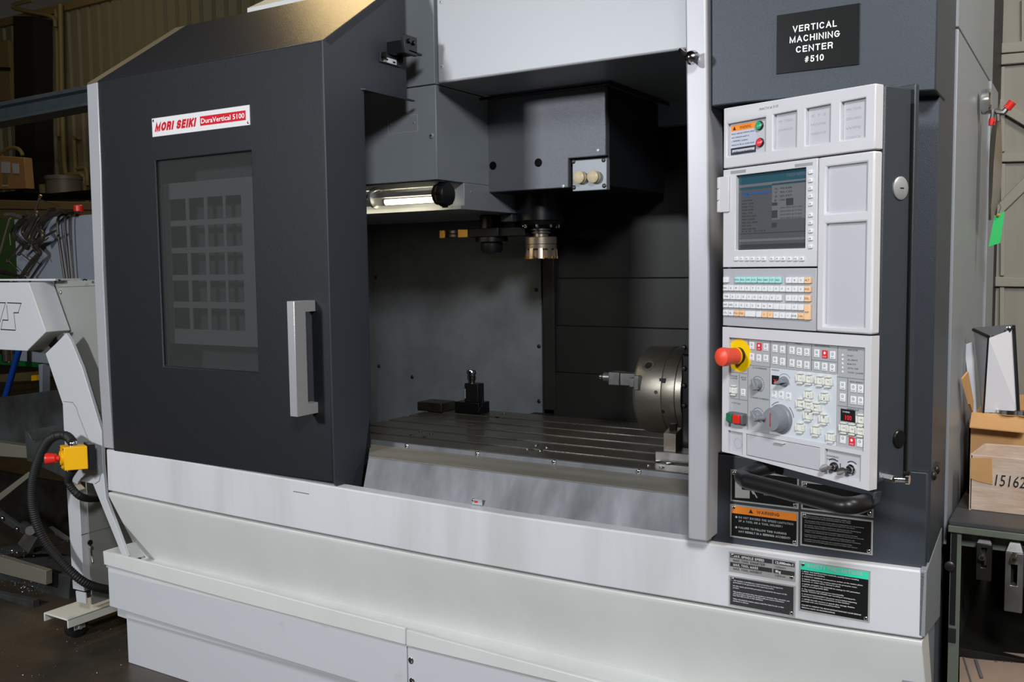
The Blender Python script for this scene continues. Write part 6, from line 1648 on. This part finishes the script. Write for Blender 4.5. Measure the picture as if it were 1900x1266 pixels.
for cx, r_ in ((.385, .014), (.47, .012), (.55, .012)):
    ps = [on4(cx + r_ * 2.3 * math.cos(a), .10 + r_ * 7 * math.sin(a)) for a in [2 * math.pi * k / 18 for k in range(19)]]
    mb.tube(ps, .0011, 4)
mb.tube([on4(.14, 0.01), on4(.2, .09), on4(.33, .11)], .0012, 4); mb.tube([on4(.19, 0.01), on4(.24, .1)], .0012, 4)
mb.tube([on4(.04, .15), on4(.16, .9)], .0022, 4); mb.tube([on4(.17, .2), on4(.24, .6)], .0045, 4)
mb.build('ink_drawing', INKG, CP, smooth=False)
# strap clamps hung under the bench top
def strap(u0, u1, vt, vs, vb, slot, label, y, m_, stud=None):
    a = at(u0, (vs + vb) / 2, y=y).x; b = at(u1, (vs + vb) / 2, y=y).x
    zt__, zs__, zb__ = at((u0 + u1) / 2, vt, y=y).z, at((u0 + u1) / 2, vs, y=y).z, at((u0 + u1) / 2, vb, y=y).z
    T = thing('strap_clamp', ((a + b) / 2, y, zb__), label, 'clamp', 'slotted strap clamps hanging under the bench top')
    s0_, s1_ = at(0 + u0, slot[0], y=y).z, at(u0, slot[1], y=y).z
    wd_ = b - a
    f = yframe(y)
    mb = MB().plate_holes(f, (a, b), (zb__, zs__), [(a + wd_ * .32, b - wd_ * .32, s1_, s0_)], -.022, 0)
    mb.build('strap_body', m_, T, bevel=.0015)
    MB().loft([V((a, y, zs__)), V((b, y, zs__)), V((b, y + .022, zs__)), V((a, y + .022, zs__))], [V((a + wd_ * .26, y + .012, zt__)), V((b - wd_ * .26, y + .012, zt__)), V((b - wd_ * .26, y + .022, zt__)), V((a + wd_ * .26, y + .022, zt__))]).build('bevelled_nose', STSTEEL, T, bevel=.001)
    if stud:
        c = at(*stud, y=y - .02)
        MB().mat(0).cyl((c.x, y - .02, c.z), (c.x + .0, y + .05, c.z + .012), .0065, n=14).mat(1).cyl((c.x, y - .0215, c.z), (c.x, y - .0195, c.z), .004, n=12).build('hanging_pin', [SCREWM, BLACK], T)
strap(1811, 1840, 993, 1010, 1078, (1015, 1052), 'short dark strap clamp nearest the bench leg', yb0 + .012, BLKST, (1821.5, 1036))
strap(1864, 1898, 1004, 1026, 1137, (1046, 1085), 'long worn strap clamp in front of another at the right edge', yb0 + .002, STSTEEL, (1881, 1039))
strap(1869, 1906, 994, 1014, 1090, (1040, 1080), 'strap clamp half hidden behind the long one', yb0 + .028, BLKST)
# cartons on the bench
yc1 = .34
f = yframe(yc1)
CX = thing('wrapped_carton', at(1798, 955, y=yc1), 'torn carton in clear wrap marked 15162 at the bench front', 'box')
x0c = at(1799, 900, y=yc1).x; zb1 = zm1; zt1 = at(1800, 843, y=yc1).z
front = [V((x0c, yc1, zb1)), V((x0c + .36, yc1, zb1)), V((x0c + .36, yc1, at(1900, 853, y=yc1).z)), V((x0c + .18, yc1, at(1860, 849, y=yc1).z)), V((x0c, yc1, zt1))]
MB().prism(front, (0, .004, 0)).build('front_wall', CARDW, CX, bevel=.002)
bk_ = [V((x0c + .02, yc1 + .10, zb1)), V((x0c + .36, yc1 + .10, zb1)), V((x0c + .36, yc1 + .10, at(1900, 826, y=yc1 + .1).z)), V((x0c + .02, yc1 + .10, at(1812, 822, y=yc1 + .1).z))]
MB().prism(bk_, (0, .004, 0)).build('rear_wall', CARDW, CX, bevel=.002)
MB().prism([V((x0c, yc1, zb1)), V((x0c, yc1, zt1)), V((x0c + .02, yc1 + .10, bk_[3].z)), V((x0c + .02, yc1 + .10, zb1))], (.004, 0, 0)).build('side_wall', CARDW, CX)
MB().text(yframe(yc1 - .0015), '15162', at(1846, 895, y=yc1).x, at(1846, 901, y=yc1).z, 0.0, at(1850, 880, y=yc1).z - at(1850, 902, y=yc1).z, at(1903, 890, y=yc1).x - at(1846, 890, y=yc1).x, shear=.15).build('handwriting', INK, CX, smooth=False)
tp_ = MB().prism([at(*p, y=yc1 - .002) for p in ((1801, 850), (1840, 850), (1842, 900), (1812, 893), (1801, 888))], (0, .001, 0)); tp_.build('brown_patch', CARD, CX)
yc2 = .50
BC = thing('brown_carton', at(1800, 840, y=yc2), 'open brown carton with raised flap behind the wrapped one', 'box')
def G(u, v, y=yc2): return at(u, v, y=y)
MB().prism([G(1798, 792), G(1920, 800), V((G(1920, 800).x, yc2, zm1)), V((G(1798, 792).x, yc2, zm1))], (0, .004, 0)).build('front_wall', CARD, BC)
MB().loft([G(1803, 765), G(1920, 772), G(1920, 773), G(1803, 766)], [G(1799, 792, yc2 - .035), G(1900, 802, yc2 - .035), G(1900, 804, yc2 - .035), G(1799, 794, yc2 - .035)]).build('front_flap', CARD, BC)
x_b = G(1798, 792).x
MB().box(x_b, x_b + .004, yc2, yc2 + .25, zm1, G(1798, 780).z).build('side_wall', CARD, BC)
MB().box(x_b, x_b + .4, yc2 + .25, yc2 + .254, zm1, G(1860, 775, yc2 + .25).z).build('back_wall', CARD, BC)
MB().prism([G(1783, 703, .40), G(1793, 690, .43), G(1803, 745, yc2), G(1802, 766, yc2), G(1796, 750, .44)], (.004, .004, .0)).build('side_flap', CARD, BC)
MB().prism([G(1890, 733, yc2 + .25), G(1925, 733, yc2 + .25), G(1925, 800, yc2 + .25), G(1890, 800, yc2 + .25)], (0, .004, 0)).build('back_flap', CARD, BC)
# document pouch with papers
yc3 = .53
DP = thing('document_pouch', G(1850, 766, yc3), 'clear document pouch with black edging standing in the brown carton', 'document holder')
a1_, a2_, a3_ = G(1806, 612, yc3 - .0), G(1834, 625, yc3 - .06), G(1881, 604, yc3)
c1_x, c2_x, c3_x = G(1822, 766, yc3), G(1825, 766, yc3 - .03), G(1890, 768, yc3)
MB().prism([a2_ + V((0, .006, -.004)), a3_ + V((0, .006, -.008)), c3_x + V((0, .006, 0)), c2_x + V((0, .006, 0))], (0, .0015, 0)).build('paper_sheet', PAPER, DP)
MB().prism([a1_, a2_, c2_x, c1_x], (0, .002, 0)).build('side_pocket', PAPER, DP)
MB().tube([a1_, a2_], .004, 8).build('edging', BLACK, DP)
MB().tube([c2_x, a2_ + V((0, -.001, 0))], .0022, 6).build('edging', BLACK, DP)
MB().tube([c3_x, a3_], .004, 6).build('edging', BLACK, DP)
MB().prism([G(1808, 608, yc3 + .01), G(1883, 602, yc3 + .01), G(1883, 617, yc3 + .01), G(1835, 624, yc3), G(1808, 616, yc3)], (0, .002, 0)).build('top_band', BLACK, DP)
for u, v in ((1871, 611.5), (1826, 625)):
    MB().lathe([(.007, 0), (.007, .002), (.004, .003)], G(u, v, yc3 - .004), (0, -1, 0), 16).build('snap_button', CHROME, DP)
mb = MB(); f3 = yframe(yc3 + .003)
for (u0, v0, u1, v1) in ((1832, 648, 1864, 649), (1832, 663, 1866, 664), (1829, 688, 1865, 689), (1829, 717, 1860, 717.6), (1829, 748, 1860, 748.6)):
    mb.prism([G(u0, v0, yc3 + .002), G(u1, v0, yc3 + .002), G(u1, v1, yc3 + .002), G(u0, v1, yc3 + .002)], (0, .001, 0))
for t, u, v, w in (('Grinding Machine, Inc.', 1832, 660, 27), ('Quantity', 1836, 717, 8), ('Material', 1850, 715, 9), ('Heat Treat', 1842, 742, 14)):
    p_ = G(u, v, yc3 + .002); mb.text(f3, t, p_.x, p_.z, .001, .003, G(u + w, v, yc3 + .002).x - p_.x)
mb.build('form_print', INKG, DP, smooth=False)
for u0, v0, u1, v1 in ((1830, 665, 1836, 668), (1844, 689, 1858, 694)):
    MB().prism([G(u0, v0, yc3 + .0015), G(u1, v0, yc3 + .0015), G(u1, v1, yc3 + .0015), G(u0, v1, yc3 + .0015)], (0, .001, 0)).build('highlighter_mark', mat('highlighter', srgb(236, 240, 40), .6), DP)
p_ = G(1831, 732, yc3 + .002)
MB().text(f3, 'Wipers  3 Req', p_.x, p_.z, .0015, .0035, G(1858, 730, yc3).x - p_.x, shear=.2).build('red_writing', REDM, DP, smooth=False)
PP = MB().loft([G(1789, 640, yc3 + .03), G(1806, 634, yc3 + .03), G(1806, 634, yc3 + .034), G(1789, 640, yc3 + .034)], [G(1803, 766, yc3 + .03), G(1812, 766, yc3 + .03), G(1812, 766, yc3 + .034), G(1803, 766, yc3 + .034)])
PP.build('loose_papers', PAPER, None, label='loose white papers curling left of the document pouch', cat='paper')
MB().lathe([(.026, 0), (.028, .002), (.028, .012), (.024, .013), (.022, .004)], G(1873, 771, yc3 - .015), (0, .1, 1), 28, close=False).build('steel_ring', CHROME, None, label='steel ring resting in front of the document pouch', cat='ring')
MB().lathe([(.026, 0), (.028, .002), (.028, .012), (.024, .013), (.022, .004)], G(1905, 773, yc3 - .015), (0, .1, 1), 28, close=False).build('steel_ring', CHROME, None, label='steel ring cut off by the right edge', cat='ring')
# magnet hook, spring clamp and hanging templates on the machine side
XM = XR + .012
mg = at(1838, 188, x=XM + .02)
MB().lathe([(.030, 0), (.032, .003), (.032, .018), (.028, .022), (.012, .024)], V((XM - .0, mg.y, mg.z)), (1, 0, 0), 28).build('magnet_hook', CHROME, None, label='round chrome magnet hook on the machine side', cat='hook')
ym = mg.y
SP = thing('spring_clamp', (XM + .03, ym, mg.z - .05), 'steel spring clamp with red tipped handles hanging from the hook', 'clamp')
def K(u, v, y=ym): return at(u, v, y=y)
MB().tube([K(1846, 205), K(1852, 208), K(1862, 209), K(1872, 197)], [.006, .009, .008, .006], 8).build('clamp_arm', STSTEEL, SP)
MB().tube([K(1868, 202), K(1879, 189)], .010, 10).build('red_handle', RED, SP)
MB().tube([K(1843, 203), K(1841, 222)], .006, 8).build('clamp_arm', STSTEEL, SP)
MB().tube([K(1841, 220), K(1840, 233)], .008, 8).build('red_handle', RED, SP)
MB().tube([K(1852, 208), K(1853, 225)], .006, 8).build('clamp_jaw', STSTEEL, SP)
def sheetcurve(L_, R__, th_, name, label, m_, y):
    n = 14; Lp = smoothp([K(u, v, y) for u, v in L_], 2); Rp = smoothp([K(u, v, y + .03) for u, v in R__], 2)
    Lp, Rp = resample(Lp, n), resample(Rp, n)
    mb = MB(); vs_ = Lp + Rp + [p + V((0, th_, 0)) for p in Rp] + [p + V((0, th_, 0)) for p in Lp]; fs = []
    for r in range(4):
        for i in range(n - 1): fs.append((r * n + i, r * n + i + 1, ((r + 1) % 4) * n + i + 1, ((r + 1) % 4) * n + i))
    mb.add(vs_, fs).build(name, m_, None, label=label, cat='metal disc')
sheetcurve([(1844, 225), (1838, 245), (1835, 300), (1834, 360), (1834, 408)], [(1850, 226), (1843, 300), (1841, 360), (1836, 408)], .04, 'hanging_disc', 'dark thin hanging disc seen edge on against the machine side', BLKST, ym - .01)
sheetcurve([(1855, 192), (1845, 235), (1839, 300), (1838, 350), (1839, 408)], [(1856, 194), (1859, 260), (1859, 320), (1854, 370), (1841, 409)], .006, 'hanging_disc', 'tarnished brass coloured hanging disc seen almost edge on', BRONZE, ym + .02)
GT = thing('green_tag', K(1845, 420), 'bright green paper tag wired to the hanging discs', 'tag')
MB().loft([K(1845, 401), K(1864, 392), K(1864, 392, ym + .001), K(1845, 401, ym + .001)], [K(1834, 458), K(1856, 451), K(1856, 451, ym + .001), K(1834, 458, ym + .001)]).build('tag_paper', GREENF, GT)
MB().lathe([(.004, 0), (.004, .002), (.002, .0022)], K(1852, 399.5, ym - .003), (0, -1, 0), 16).build('eyelet', BRASS, GT)
MB().tube([K(1852, 399, ym - .002), K(1857, 385), K(1852, 372)], .001, 5).build('wire', STSTEEL, GT)
